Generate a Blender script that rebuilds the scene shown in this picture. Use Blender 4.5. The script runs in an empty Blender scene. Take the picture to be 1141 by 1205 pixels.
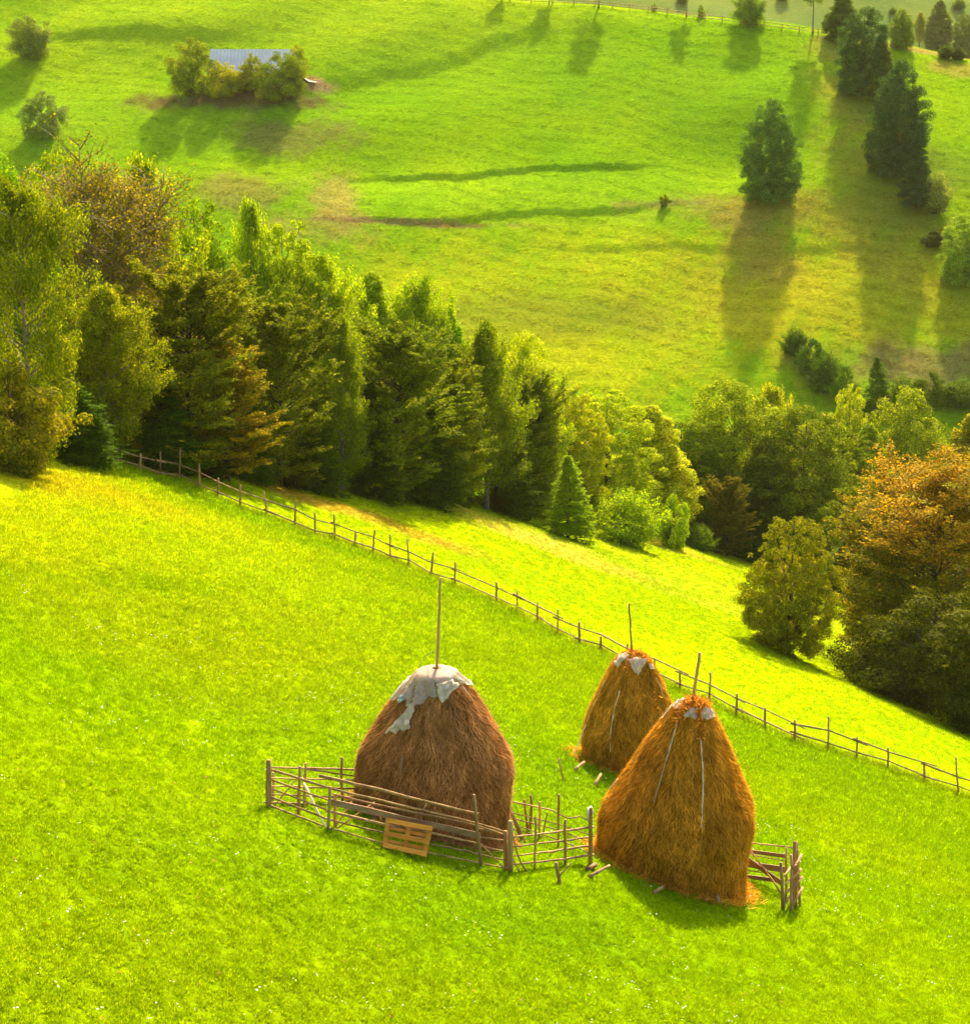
import bpy, math, random
import numpy as np
from mathutils import Vector
C = bpy.data.collections.new('scene'); bpy.context.scene.collection.children.link(C)
PI = math.pi
SC = bpy.context.scene

# ------------------------------------------------------------------ camera geometry
F, CX, CY = 2600.0, 570.5, 602.5
PT = math.radians(15.0); CP, SP = math.cos(PT), math.sin(PT)
CAMZ = 60.0
def P(u, v, Z):
    X = (u-CX)/F*Z; Y = -(v-CY)/F*Z
    return Vector((X, Z*CP+Y*SP, Y*CP-Z*SP+CAMZ))
def PY(u, v, y):
    """point on the ray of pixel (u, v) at world y"""
    tv = -(v-CY)/F; Z = y/(CP+tv*SP); return P(u, v, Z)
def depth(x, y, z): return y*CP-(z-CAMZ)*SP

# ------------------------------------------------------------------ terrain
def plane0(x, y): return -.3484*x-.1697*y-11.64
EX = [-60,-30,-17,-10,-7,0,4,15,25,60,120]; EY = [40,68,86,99,104,121,128,148,162,190,200]
_rs = np.random.RandomState(7)
_waves = [(_rs.uniform(0,2*PI), _rs.uniform(0,2*PI), 2*PI/_rs.uniform(a,b), amp) for a,b,amp in
          [(60,90,.9),(45,70,.7),(30,45,.45),(25,40,.4),(16,24,.22),(14,22,.2),(9,14,.10),(7,12,.09),(5,8,.05)]]
def undul(x, y):
    r = 0
    for th, ph, k, a in _waves: r = r+a*np.sin(k*(x*math.cos(th)*.55+y*math.sin(th)*1.2)+ph+.6*np.sin(k*.37*x+ph))
    return r
def smax(a, b, k):
    m = np.maximum(a, b); return m+k*np.log(np.exp((a-m)/k)+np.exp((b-m)/k))
def softp(d, w): return w*np.logaddexp(0, d/w)
# banks of the far slope: (list of (x, y), height)
BANKS = []; HOLLOWS = []
def far_base(x, y):
    yr = 328.5-.2*(x-2.4)-np.clip(x-50, 0, 60)*.13
    g = -33+.406*(y-272)
    return g-.75*softp(y-yr, 2.5)
def height0(x, y):
    x = np.asarray(x, float); y = np.asarray(y, float)
    fg = plane0(x, y)
    d = np.maximum(0, y-np.interp(x, EX, EY)-2)
    fg = fg-np.where(d < 20, .012*d*d, 4.8+.48*(d-20))
    fg = fg+.12*np.sin(x*.21+y*.13)+.10*np.sin(y*.17-x*.09+1)+.05*np.sin(x*.7+y*.31)+.04*np.sin(y*.63-x*.4)
    g = far_base(x, y)
    wf = np.clip((y-205)/30, 0, 1)
    g = g+undul(x, y)*wf*.55
    for pts, h, wd in BANKS:
        xs = [p[0] for p in pts]; ys = [p[1] for p in pts]
        wob = .28*np.sin(x*.35)+.2*np.sin(x*.9+1)+.15*np.sin(x*2.3)+.1*np.sin(x*4.1+2)
        dd = y-np.interp(x, xs, ys)-wob
        w = np.clip((x-xs[0])/8, 0, 1)*np.clip((xs[-1]-x)/8, 0, 1)
        s = np.clip(dd/wd, 0, 1); s = s*s*(3-2*s)
        g = g+w*h*np.where(dd > 0, -(1-s), -np.exp(np.minimum(dd, 0)/7))
    for hx, hy, rx, ry, h in HOLLOWS:
        g = g+h*np.exp(-((x-hx)/rx)**2-((y-hy)/ry)**2)
    fl = -55+0*x
    z = smax(smax(fg, g, 1.5), fl, 1.5)
    h2 = -72+.42*(y-478)+2*np.sin(x*.03)+1.2*np.sin(x*.08+y*.05)
    return smax(z, h2, 2)+CAMZ
def H(x, y): return float(height0(x, y))
def ground_at(u, v):
    Z = np.arange(15, 900, .5)
    X = (u-CX)/F*Z; Y = -(v-CY)/F*Z
    y = Z*CP+Y*SP; z = Y*CP-Z*SP+CAMZ
    below = z < height0(X, y)
    i = int(np.argmax(below))
    if not below[i]: return P(u, v, 600)
    a, b = Z[i-1], Z[i]
    for _ in range(14):
        m = (a+b)/2; p = P(u, v, m)
        if p.z < H(p.x, p.y): b = m
        else: a = m
    p = P(u, v, b); p.z = H(p.x, p.y); return p
def pl(pts): return [(lambda q: (q.x, q.y))(ground_at(*p)) for p in pts]
_b1 = pl([(395,208),(480,207),(560,205),(650,196),(720,190),(800,186)])
_b2 = pl([(400,263),(480,262),(560,258),(700,248),(810,239)])
_b3 = pl([(20,52),(60,46),(150,44),(224,44),(300,50)])
_b4 = pl([(330,116),(420,102),(520,80),(580,58),(660,40)])
_b5 = pl([(620,300),(760,296),(900,302),(1080,292),(1180,290)])
_h1 = ground_at(850,165); _h2 = ground_at(200,45); _h3 = ground_at(340,180); _h4 = ground_at(640, 300)
BANKS += [(_b1, .45, .5), (_b2, .38, .45), (_b3, .6, 2.0), (_b4, .55, 4.0), (_b5, .3, 1.5)]
HOLLOWS += [(_h1.x, _h1.y, 13, 9, -1.8), (_h2.x, _h2.y+3, 20, 6, .8), (_h3.x, _h3.y, 12, 7, -1.0), (_h4.x, _h4.y, 30, 12, .6)]

# ------------------------------------------------------------------ meadow colour (yellow, green and brown zones of the sward, world coordinates)
def _blob(x, y, u, v, rx, ry, ang=0):
    q = BC.setdefault((u, v), ground_at(u, v))
    dx = x-q.x; dy = y-q.y; c, s = math.cos(ang), math.sin(ang)
    a = (dx*c+dy*s)/rx; b = (-dx*s+dy*c)/ry
    d = np.sqrt(a*a+b*b)+.16*np.sin(x*.55+y*.31)+.12*np.sin(x*1.3-y*.9+1)+.08*np.sin(x*2.9+y*1.7)
    return np.clip(1.45-d, 0, 1)**2/(np.clip(1.45-d, 0, 1)**2+np.clip(d-.25, 0, 2)**2+1e-6)
BC = {}
FENCE_PX = [(118,541,116,527),(164,556,165.3,534),(188.4,562,188.4,531.6),(211,564.7,212,526.8),(234.7,575.7,234,545.8),(256.5,585.8,257,562.5),
 (282.4,597.8,282.4,571),(315.5,608.9,309.8,578),(346.5,620,347.7,589),(370,631,370.4,603),(394,635.7,392.8,605),(416.5,643.6,418.7,625.6),
 (438,652,440.8,623.7),(459,660,459,629),(481.6,667.8,478.8,634),(506,679,510,650),(535,690,535,662),(583.6,709,584,685),(608,720.5,608.5,696),
 (632,733,632.5,709),(656,746.7,656.5,717),(681.4,759,681.4,732.5),(707.6,767,706.6,749),(738,782,738,758),(770,797,770,775),(799.6,812,800,789),
 (834.4,825,835.7,790.7),(866,842,866.7,816),(900,857,900,833),(934.4,872,935,847),(974,882,975,844),(1007.8,893,1007.8,868),(1044.6,904,1044.6,880),
 (1088.5,920,1087,900),(1128,934.7,1124,891),(1170,950,1170,922)]
FENCE_B = [ground_at(a, b) for a, b, _, _ in FENCE_PX]
_fx = [p.x for p in FENCE_B]; _fy = [p.y for p in FENCE_B]
def lerp(c, k, m): return c*(1-m[..., None])+np.array(k)*m[..., None]
def meadow(x, y):
    x = np.asarray(x, float); y = np.asarray(y, float)
    c = np.zeros(x.shape+(3,))+np.array((.215,.37,.001))
    n = .5+.5*np.sin(x*.31+1.3*np.sin(y*.23)+y*.12)*np.sin(y*.19-x*.07+.8)
    c = lerp(c, (.29,.40,.001), n*.6)
    c = lerp(c, (.25,.35,.002), np.clip((42-y)/10, 0, 1)*.7)
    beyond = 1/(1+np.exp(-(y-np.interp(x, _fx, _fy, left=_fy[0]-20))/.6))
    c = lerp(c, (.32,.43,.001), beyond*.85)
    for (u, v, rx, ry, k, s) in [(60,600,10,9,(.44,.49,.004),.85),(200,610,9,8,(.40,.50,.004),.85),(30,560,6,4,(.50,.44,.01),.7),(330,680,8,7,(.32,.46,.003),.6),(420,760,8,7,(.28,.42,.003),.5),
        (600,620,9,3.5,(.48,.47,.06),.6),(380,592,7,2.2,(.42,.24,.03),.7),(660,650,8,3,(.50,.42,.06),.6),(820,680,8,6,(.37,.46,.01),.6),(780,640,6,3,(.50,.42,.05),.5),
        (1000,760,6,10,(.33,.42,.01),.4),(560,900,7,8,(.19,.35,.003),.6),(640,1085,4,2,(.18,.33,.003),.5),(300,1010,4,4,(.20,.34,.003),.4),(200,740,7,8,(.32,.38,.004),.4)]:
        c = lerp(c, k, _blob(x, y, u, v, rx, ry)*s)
    far = np.clip((y-200)/15, 0, 1)
    cf = np.zeros(x.shape+(3,))+np.array((.165,.315,.003))
    n2 = .5+.5*np.sin(x*.06+y*.11+1.2*np.sin(x*.11))*np.sin(y*.13-x*.05)
    cf = lerp(cf, (.26,.365,.004), n2*.6)
    for (u, v, rx, ry, k, s) in [(560,400,40,16,(.33,.36,.006),.7),(760,340,40,16,(.33,.37,.008),.6),(1010,340,25,14,(.30,.27,.015),.5),(300,20,50,14,(.30,.42,.012),.6),(80,130,20,12,(.22,.36,.01),.5),
        (640,225,36,7,(.23,.42,.008),.6),(620,90,40,12,(.17,.35,.008),.4),(860,100,18,14,(.14,.31,.006),.4),
        (885,248,6,5,(.20,.15,.04),.7),(860,240,12,4,(.28,.22,.04),.4),(890,300,5,8,(.22,.16,.04),.45),(960,250,14,5,(.28,.27,.03),.5),
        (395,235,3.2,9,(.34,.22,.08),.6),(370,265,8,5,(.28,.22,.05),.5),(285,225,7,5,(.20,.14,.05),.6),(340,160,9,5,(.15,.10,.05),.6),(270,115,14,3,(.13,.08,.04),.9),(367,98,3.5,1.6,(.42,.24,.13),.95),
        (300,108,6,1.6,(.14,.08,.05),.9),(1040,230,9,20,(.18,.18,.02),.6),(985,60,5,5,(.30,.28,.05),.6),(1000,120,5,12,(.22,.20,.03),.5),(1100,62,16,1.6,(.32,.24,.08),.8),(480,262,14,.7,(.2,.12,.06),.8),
        (780,240,6,1,(.24,.20,.06),.6),(1110,430,14,5,(.15,.12,.05),.8),(1130,80,5,3,(.28,.2,.05),.6),(620,370,22,5,(.19,.21,.02),.5),(1130,200,10,6,(.10,.2,.02),.5)]:
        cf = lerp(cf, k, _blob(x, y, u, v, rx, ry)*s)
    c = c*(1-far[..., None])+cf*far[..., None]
    ff = np.clip((y-360)/40, 0, 1)
    return c*(1-ff[..., None])+np.array((.16,.22,.045))*ff[..., None]

# ------------------------------------------------------------------ scene helpers
def link(o, parent=None):
    C.objects.link(o)
    if parent is not None: o.parent = parent
    return o
def tag(o, label=None, cat=None, group=None, kind=None):
    if label: o['label'] = label
    if cat: o['category'] = cat
    if group: o['group'] = group
    if kind: o['kind'] = kind
    return o
def empty(name, loc, rz=0):
    o = bpy.data.objects.new(name, None); o.empty_display_size = .3; o.location = loc; o.rotation_euler = (0,0,rz)
    return link(o)
class MB:
    def __init__(s): s.v = []; s.f = []; s.n = 0; s.r = []
    def add(s, vs, fs, r=None):
        vs = np.asarray(vs, float).reshape(-1, 3)
        s.v.append(vs); s.f += [tuple(i+s.n for i in f) for f in fs]; s.n += len(vs)
        s.r += [random.random() if r is None else r]*len(fs)
        return s
    def tube(s, pts, rad, sides=6, wob=0, r=None):
        pts = [Vector(p) for p in pts]; n = len(pts)
        if not hasattr(rad, '__len__'): rad = [rad]*n
        vs = []; fs = []
        ref = Vector((.3,.2,1)).normalized() if abs((pts[-1]-pts[0]).normalized().z) < .8 else Vector((1,.1,0)).normalized()
        for i, p in enumerate(pts):
            t = (pts[min(i+1, n-1)]-pts[max(i-1, 0)]).normalized()
            a = t.cross(ref).normalized(); b = t.cross(a)
            for k in range(sides):
                q = 2*PI*k/sides; rr = rad[i]*(1+random.uniform(-wob, wob))
                vs.append(p+a*math.cos(q)*rr+b*math.sin(q)*rr)
        for i in range(n-1):
            for k in range(sides):
                k2 = (k+1) % sides
                fs.append((i*sides+k, i*sides+k2, (i+1)*sides+k2, (i+1)*sides+k))
        fs.append(tuple(range(sides))[::-1]); fs.append(tuple((n-1)*sides+k for k in range(sides)))
        return s.add(vs, fs, random.random() if r is None else r)
    def board(s, a, b, w, t, up=Vector((0,0,1)), r=None):
        # plank from a to b, width w along up, thickness t
        a = Vector(a); b = Vector(b); d = (b-a).normalized(); n = d.cross(up).normalized(); u = n.cross(d).normalized()
        vs = []; m = 5
        for i in range(m):
            p = a.lerp(b, i/(m-1)); j = random.uniform(-.06, .06)*w; ww = w*(1+random.uniform(-.05,.05))
            for su, sn in ((1,1),(1,-1),(-1,-1),(-1,1)): vs.append(p+u*(su*ww/2+j)+n*sn*t/2)
        fs = [(3,2,1,0), tuple(4*(m-1)+k for k in range(4))]
        for i in range(m-1):
            for k in range(4): fs.append((4*i+k, 4*i+(k+1) % 4, 4*i+4+(k+1) % 4, 4*i+4+k))
        return s.add(vs, fs, random.random() if r is None else r)
    def build(s, name, m, parent=None, smooth=True, off=None):
        v = np.concatenate(s.v) if s.v else np.zeros((0,3))
        if off is not None: v = v-np.array(off)
        me = bpy.data.meshes.new(name); me.from_pydata(v.tolist(), [], s.f)
        at = me.attributes.new('rnd', 'FLOAT', 'FACE'); at.data.foreach_set('value', s.r)
        if smooth: me.polygons.foreach_set('use_smooth', [True]*len(me.polygons))
        me.materials.append(m); me.update()
        o = bpy.data.objects.new(name, me); return link(o, parent)
def quadmesh(name, verts, m, rnd=None, nq=None, smooth=False):
    """verts (N,4,3) -> mesh of N quads"""
    N = len(verts); me = bpy.data.meshes.new(name)
    me.vertices.add(N*4); me.vertices.foreach_set('co', verts.astype(np.float32).ravel())
    me.loops.add(N*4); me.loops.foreach_set('vertex_index', np.arange(N*4, dtype=np.int32))
    me.polygons.add(N); me.polygons.foreach_set('loop_start', np.arange(0, N*4, 4, dtype=np.int32))
    try: me.polygons.foreach_set('loop_total', np.full(N, 4, dtype=np.int32))
    except Exception: pass
    me.update(calc_edges=True)
    at = me.attributes.new('rnd', 'FLOAT', 'FACE'); at.data.foreach_set('value', (rnd if rnd is not None else np.random.rand(N)).astype(np.float32))
    if m: me.materials.append(m)
    return me

# ------------------------------------------------------------------ materials
def new_mat(name):
    m = bpy.data.materials.new(name); m.use_nodes = True; nt = m.node_tree
    for n in list(nt.nodes): nt.nodes.remove(n)
    out = nt.nodes.new('ShaderNodeOutputMaterial'); return m, nt, out
def N(nt, t, **k):
    n = nt.nodes.new(t)
    for a, b in k.items():
        if a.startswith('i_'):
            key = a[2:]; n.inputs[int(key) if key.isdigit() else key].default_value = b
        else: setattr(n, a, b)
    return n
def noise(nt, vec, scale, detail=4, rough=.6):
    n = N(nt, 'ShaderNodeTexNoise'); n.inputs['Scale'].default_value = scale; n.inputs['Detail'].default_value = detail; n.inputs['Roughness'].default_value = rough
    if vec is not None: nt.links.new(vec, n.inputs['Vector'])
    return n
def ramp(nt, fac, stops):
    r = N(nt, 'ShaderNodeValToRGB'); el = r.color_ramp.elements
    while len(el) > 2: el.remove(el[-1])
    for i, (p, c) in enumerate(stops):
        e = el[i] if i < 2 else el.new(p)
        e.position = p; e.color = tuple(c)+(1,) if len(c) == 3 else c
    nt.links.new(fac, r.inputs['Fac']); return r
def mixc(nt, mode, a, b, fac=1.0):
    m = N(nt, 'ShaderNodeMix', data_type='RGBA', blend_type=mode); L = nt.links
    for s, v in ((6, a), (7, b)):
        if hasattr(v, 'is_output'): L.new(v, m.inputs[s])
        else: m.inputs[s].default_value = tuple(v)+(1,) if len(v) == 3 else v
    if hasattr(fac, 'is_output'): L.new(fac, m.inputs[0])
    else: m.inputs[0].default_value = fac
    return m.outputs[2]
def grey(nt, val, lo, hi, a=0, b=1):
    m = N(nt, 'ShaderNodeMapRange'); nt.links.new(val, m.inputs[0])
    for i, q in enumerate((a, b, lo, hi)): m.inputs[i+1].default_value = q
    return m.outputs[0]

def leaf_material(name, trans=.45, gloss=.05, autumn=None, tint=(1.25,1.1,.5)):
    m, nt, out = new_mat(name); L = nt.links
    oi = N(nt, 'ShaderNodeObjectInfo'); at = N(nt, 'ShaderNodeAttribute', attribute_name='rnd')
    tc = N(nt, 'ShaderNodeTexCoord')
    col = oi.outputs['Color']
    if autumn:
        nz = noise(nt, tc.outputs['Object'], .28, 3, .7)
        sx = N(nt, 'ShaderNodeSeparateXYZ'); L.new(tc.outputs['Object'], sx.inputs[0])
        zz = grey(nt, sx.outputs[2], -.16, .12, 2, 11); ad = N(nt, 'ShaderNodeMath', operation='ADD'); L.new(zz, ad.inputs[0]); L.new(nz.outputs[0], ad.inputs[1])
        f = grey(nt, ad.outputs[0], 0, 1, autumn[1], autumn[1]+.14)
        col = mixc(nt, 'MIX', col, autumn[0], f)
    r = ramp(nt, at.outputs['Fac'], [(0,(.35,.42,.45)),(.5,(.85,.92,.85)),(.82,(1.2,1.15,.9)),(1,(2.1,1.7,1.1))])  # random leaf tones; the brightest paint glints into the colour
    nz = noise(nt, tc.outputs['Object'], .5, 3)
    v = ramp(nt, nz.outputs[0], [(.3,(.72,.8,.8)),(.7,(1.25,1.18,1.1))])
    c1 = mixc(nt, 'MULTIPLY', col, r.outputs[0]); c1 = mixc(nt, 'MULTIPLY', c1, v.outputs[0])
    c2 = mixc(nt, 'MULTIPLY', c1, tint)
    d = N(nt, 'ShaderNodeBsdfDiffuse'); t = N(nt, 'ShaderNodeBsdfTranslucent'); g = N(nt, 'ShaderNodeBsdfGlossy'); g.inputs['Roughness'].default_value = .5
    g.inputs['Color'].default_value = (.95,.9,.45,1)
    L.new(c1, d.inputs[0]); L.new(c2, t.inputs[0])
    s1 = N(nt, 'ShaderNodeMixShader'); s1.inputs[0].default_value = trans; L.new(d.outputs[0], s1.inputs[1]); L.new(t.outputs[0], s1.inputs[2])
    s2 = N(nt, 'ShaderNodeMixShader'); s2.inputs[0].default_value = gloss; L.new(s1.outputs[0], s2.inputs[1]); L.new(g.outputs[0], s2.inputs[2])
    L.new(s2.outputs[0], out.inputs[0]); return m
def wood_material(name, stops, scale=9, rough=.85, bump=.4, stretch=(1,1,.12), useobj=False):
    m, nt, out = new_mat(name); L = nt.links
    tc = N(nt, 'ShaderNodeTexCoord'); mp = N(nt, 'ShaderNodeMapping'); mp.inputs['Scale'].default_value = stretch
    L.new(tc.outputs['Object'], mp.inputs[0])
    n1 = noise(nt, mp.outputs[0], scale, 6, .7); at = N(nt, 'ShaderNodeAttribute', attribute_name='rnd')
    c = ramp(nt, n1.outputs[0], stops).outputs[0]
    k = ramp(nt, at.outputs['Fac'], [(0,(.7,.68,.68)),(1,(1.3,1.3,1.3))]).outputs[0]
    c = mixc(nt, 'MULTIPLY', c, k)
    if useobj:
        oi = N(nt, 'ShaderNodeObjectInfo'); c = mixc(nt, 'MULTIPLY', c, oi.outputs['Color'])
    b = N(nt, 'ShaderNodeBsdfPrincipled'); b.inputs['Roughness'].default_value = rough; b.inputs['Specular IOR Level'].default_value = .25
    bp = N(nt, 'ShaderNodeBump'); bp.inputs['Strength'].default_value = bump; bp.inputs['Distance'].default_value = .02
    L.new(n1.outputs[0], bp.inputs['Height']); L.new(c, b.inputs['Base Color']); L.new(bp.outputs[0], b.inputs['Normal']); L.new(b.outputs[0], out.inputs[0])
    return m
M = {}
M['leaf'] = leaf_material('broad_leaf', .42, .006)
M['needle'] = leaf_material('needle_leaf', .35, .004)
M['autumn'] = leaf_material('autumn_leaf', .4, .01, ((.44,.27,.008,1), .505))
M['bark'] = wood_material('bark', [(.3,(.03,.022,.014)),(.7,(.10,.075,.05))], 6)
M['birch_bark'] = wood_material('birch_bark', [(.35,(.07,.055,.035)),(.55,(.26,.23,.17))], 5, stretch=(1,1,1.5))
M['grey_twig'] = wood_material('grey_twig', [(.3,(.11,.085,.045)),(.7,(.27,.21,.13))], 6)
M['rail'] = wood_material('weathered_rail', [(.3,(.15,.075,.025)),(.7,(.56,.34,.14))], 5)
M['dark_wood'] = wood_material('dark_board', [(.3,(.13,.065,.03)),(.7,(.34,.20,.11))], 7, stretch=(.15,1,1))
M['pale_wood'] = wood_material('peeled_stick', [(.3,(.60,.42,.20)),(.6,(.95,.84,.58))], 14)
M['pallet'] = wood_material('pallet_board', [(.3,(.50,.17,.015)),(.7,(.80,.34,.04))], 7, stretch=(.2,1,1))

def ground_material():
    m, nt, out = new_mat('meadow_ground'); L = nt.links
    at = N(nt, 'ShaderNodeAttribute', attribute_name='gcol'); geo = N(nt, 'ShaderNodeNewGeometry')
    mp = N(nt, 'ShaderNodeMapping'); mp.inputs['Scale'].default_value = (.45,1.3,1.3); L.new(geo.outputs['Position'], mp.inputs[0])
    n1 = noise(nt, geo.outputs['Position'], 3.0, 8, .7); n2 = noise(nt, mp.outputs[0], .9, 8, .72); n3 = noise(nt, geo.outputs['Position'], .07, 4, .6)
    r1 = ramp(nt, n1.outputs[0], [(.3,(.66,.7,.7)),(.7,(1.28,1.24,1.2))]).outputs[0]
    r2 = ramp(nt, n2.outputs[0], [(.3,(.80,.86,.8)),(.5,(1,1,1)),(.72,(1.22,1.12,1.1))]).outputs[0]
    r3 = ramp(nt, n3.outputs[0], [(.35,(.82,.92,.9)),(.65,(1.2,1.08,1.0))]).outputs[0]
    c = mixc(nt, 'MULTIPLY', at.outputs['Color'], r1); c = mixc(nt, 'MULTIPLY', c, r2); c = mixc(nt, 'MULTIPLY', c, r3)
    b = N(nt, 'ShaderNodeBsdfPrincipled'); b.inputs['Roughness'].default_value = 1; b.inputs['Specular IOR Level'].default_value = .0
    bp = N(nt, 'ShaderNodeBump'); bp.inputs['Strength'].default_value = .55; bp.inputs['Distance'].default_value = .22
    a = N(nt, 'ShaderNodeMath', operation='ADD'); L.new(n1.outputs[0], a.inputs[0]); L.new(n2.outputs[0], a.inputs[1])
    L.new(a.outputs[0], bp.inputs['Height']); L.new(c, b.inputs['Base Color']); L.new(bp.outputs[0], b.inputs['Normal']); L.new(b.outputs[0], out.inputs[0])
    return m
def grass_material():
    m, nt, out = new_mat('grass_blades'); L = nt.links
    at = N(nt, 'ShaderNodeAttribute', attribute_name='gcol', attribute_type='INSTANCER'); rn = N(nt, 'ShaderNodeAttribute', attribute_name='rnd')
    geo = N(nt, 'ShaderNodeNewGeometry'); n1 = noise(nt, geo.outputs['Position'], .9, 5, .7)
    r = ramp(nt, rn.outputs['Fac'], [(0,(.62,.7,.7)),(.6,(1.1,1.08,1)),(1,(1.55,1.3,1.2))]).outputs[0]
    r2 = ramp(nt, n1.outputs[0], [(.32,(.87,.92,.9)),(.68,(1.13,1.07,1.05))]).outputs[0]
    c = mixc(nt, 'MULTIPLY', at.outputs['Color'], r); c = mixc(nt, 'MULTIPLY', c, r2); c2 = mixc(nt, 'MULTIPLY', c, (1.15,1.1,.6))
    d = N(nt, 'ShaderNodeBsdfDiffuse'); t = N(nt, 'ShaderNodeBsdfTranslucent')
    L.new(c, d.inputs[0]); L.new(c2, t.inputs[0])
    s = N(nt, 'ShaderNodeMixShader'); s.inputs[0].default_value = .45; L.new(d.outputs[0], s.inputs[1]); L.new(t.outputs[0], s.inputs[2]); L.new(s.outputs[0], out.inputs[0])
    return m
def hay_material():
    m, nt, out = new_mat('hay'); L = nt.links
    oi = N(nt, 'ShaderNodeObjectInfo'); at = N(nt, 'ShaderNodeAttribute', attribute_name='rnd'); tc = N(nt, 'ShaderNodeTexCoord')
    mp = N(nt, 'ShaderNodeMapping'); mp.inputs['Scale'].default_value = (1,1,.3); L.new(tc.outputs['Object'], mp.inputs[0])
    n = noise(nt, mp.outputs[0], 1.8, 6, .7)
    r = ramp(nt, at.outputs['Fac'], [(0,(.22,.17,.14)),(.45,(.80,.80,.80)),(.88,(1.35,1.4,1.4)),(1,(2.2,2.5,2.8))]).outputs[0]
    r2 = ramp(nt, n.outputs[0], [(.3,(.72,.68,.66)),(.7,(1.25,1.28,1.3))]).outputs[0]
    c = mixc(nt, 'MULTIPLY', oi.outputs['Color'], r); c = mixc(nt, 'MULTIPLY', c, r2)
    d = N(nt, 'ShaderNodeBsdfDiffuse'); t = N(nt, 'ShaderNodeBsdfTranslucent'); L.new(c, d.inputs[0]); L.new(c, t.inputs[0])
    s = N(nt, 'ShaderNodeMixShader'); s.inputs[0].default_value = .3; L.new(d.outputs[0], s.inputs[1]); L.new(t.outputs[0], s.inputs[2]); L.new(s.outputs[0], out.inputs[0])
    return m
def plain(name, col, rough=.6, nsc=12, var=.2, metal=0, trans=0, alpha=1):
    m, nt, out = new_mat(name); L = nt.links
    tc = N(nt, 'ShaderNodeTexCoord'); n = noise(nt, tc.outputs['Object'], nsc, 6, .7)
    r = ramp(nt, n.outputs[0], [(.3,(1-var,)*3),(.7,(1+var,)*3)]).outputs[0]
    c = mixc(nt, 'MULTIPLY', tuple(col)+(1,), r)
    b = N(nt, 'ShaderNodeBsdfPrincipled'); b.inputs['Roughness'].default_value = rough; b.inputs['Metallic'].default_value = metal
    L.new(c, b.inputs['Base Color']); b.inputs['Alpha'].default_value = alpha
    bp = N(nt, 'ShaderNodeBump'); bp.inputs['Strength'].default_value = .3; bp.inputs['Distance'].default_value = .01
    L.new(n.outputs[0], bp.inputs['Height']); L.new(bp.outputs[0], b.inputs['Normal'])
    sh = b.outputs[0]
    if trans:
        t = N(nt, 'ShaderNodeBsdfTranslucent'); L.new(c, t.inputs[0]); s = N(nt, 'ShaderNodeMixShader'); s.inputs[0].default_value = trans
        L.new(sh, s.inputs[1]); L.new(t.outputs[0], s.inputs[2]); sh = s.outputs[0]
    L.new(sh, out.inputs[0]); return m
M['ground'] = ground_material(); M['grass'] = grass_material(); M['hay'] = hay_material()
M['plastic'] = plain('plastic_film', (.97,.93,.82), .6, 5, .06, trans=.78)
M['film'] = plain('clear_film', (.95,.88,.72), .5, 5, .1, trans=.6, alpha=.75)
M['metal_roof'] = plain('metal_roof', (.50,.53,.56), .9, .5, .15)
M['barn_wall'] = plain('barn_board', (.34,.17,.08), .85, 3, .3)
M['barn_dark'] = plain('barn_dark', (.04,.03,.025), .9)
M['white_board'] = plain('white_board', (.85,.78,.68), .6)
M['petal'] = plain('petal', (.85,.85,.55), .7, 3, .1, trans=.3)
M['petal_red'] = plain('petal_red', (.75,.18,.10), .7, 3, .1, trans=.3)
M['rope'] = plain('rope', (.14,.13,.08), .9)
M['cloth'] = plain('cloth', (.62,.60,.56), .9, 20, .3)
M['blue_bottle'] = plain('blue_bottle', (.25,.45,.50), .3, 6, .2)
HAZE_D = 0.00005; SUN_E = 4.5; SKY_S = .11; EXPO = 1.65; LK = (2.5, 2.3, .3)
# ------------------------------------------------------------------ ground sheet
def axis(segs):
    r = []
    for a, b, n in segs: r += list(np.linspace(a, b, n, endpoint=False))
    r.append(segs[-1][1]); return np.array(r)
xs = axis([(-700,-160,20),(-160,-75,40),(-75,-30,90),(-30,34,180),(34,85,100),(85,170,40),(170,700,20)])
ys = axis([(-60,20,20),(20,120,260),(120,220,90),(220,350,330),(350,450,50),(450,1500,110)])
GX, GY = np.meshgrid(xs, ys); GZ = height0(GX, GY)
nx, ny = len(xs), len(ys)
me = bpy.data.meshes.new('ground')
co = np.stack([GX, GY, GZ], -1).reshape(-1, 3).astype(np.float32)
me.vertices.add(len(co)); me.vertices.foreach_set('co', co.ravel())
ii = (np.arange(ny-1)[:, None]*nx+np.arange(nx-1)[None]).ravel()
fc = np.stack([ii, ii+1, ii+nx+1, ii+nx], 1).astype(np.int32)
me.loops.add(len(fc)*4); me.loops.foreach_set('vertex_index', fc.ravel())
me.polygons.add(len(fc)); me.polygons.foreach_set('loop_start', np.arange(0, len(fc)*4, 4, dtype=np.int32))
me.update(calc_edges=True); me.polygons.foreach_set('use_smooth', np.ones(len(fc), bool))
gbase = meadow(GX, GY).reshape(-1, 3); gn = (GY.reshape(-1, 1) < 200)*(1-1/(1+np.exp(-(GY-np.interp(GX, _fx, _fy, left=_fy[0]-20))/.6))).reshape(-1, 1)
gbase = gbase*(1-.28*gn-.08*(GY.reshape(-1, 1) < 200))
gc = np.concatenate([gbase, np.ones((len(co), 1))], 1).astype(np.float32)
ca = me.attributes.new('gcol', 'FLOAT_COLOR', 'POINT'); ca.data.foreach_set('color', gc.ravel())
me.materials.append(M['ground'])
g = link(bpy.data.objects.new('ground', me)); tag(g, kind='structure')

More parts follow.
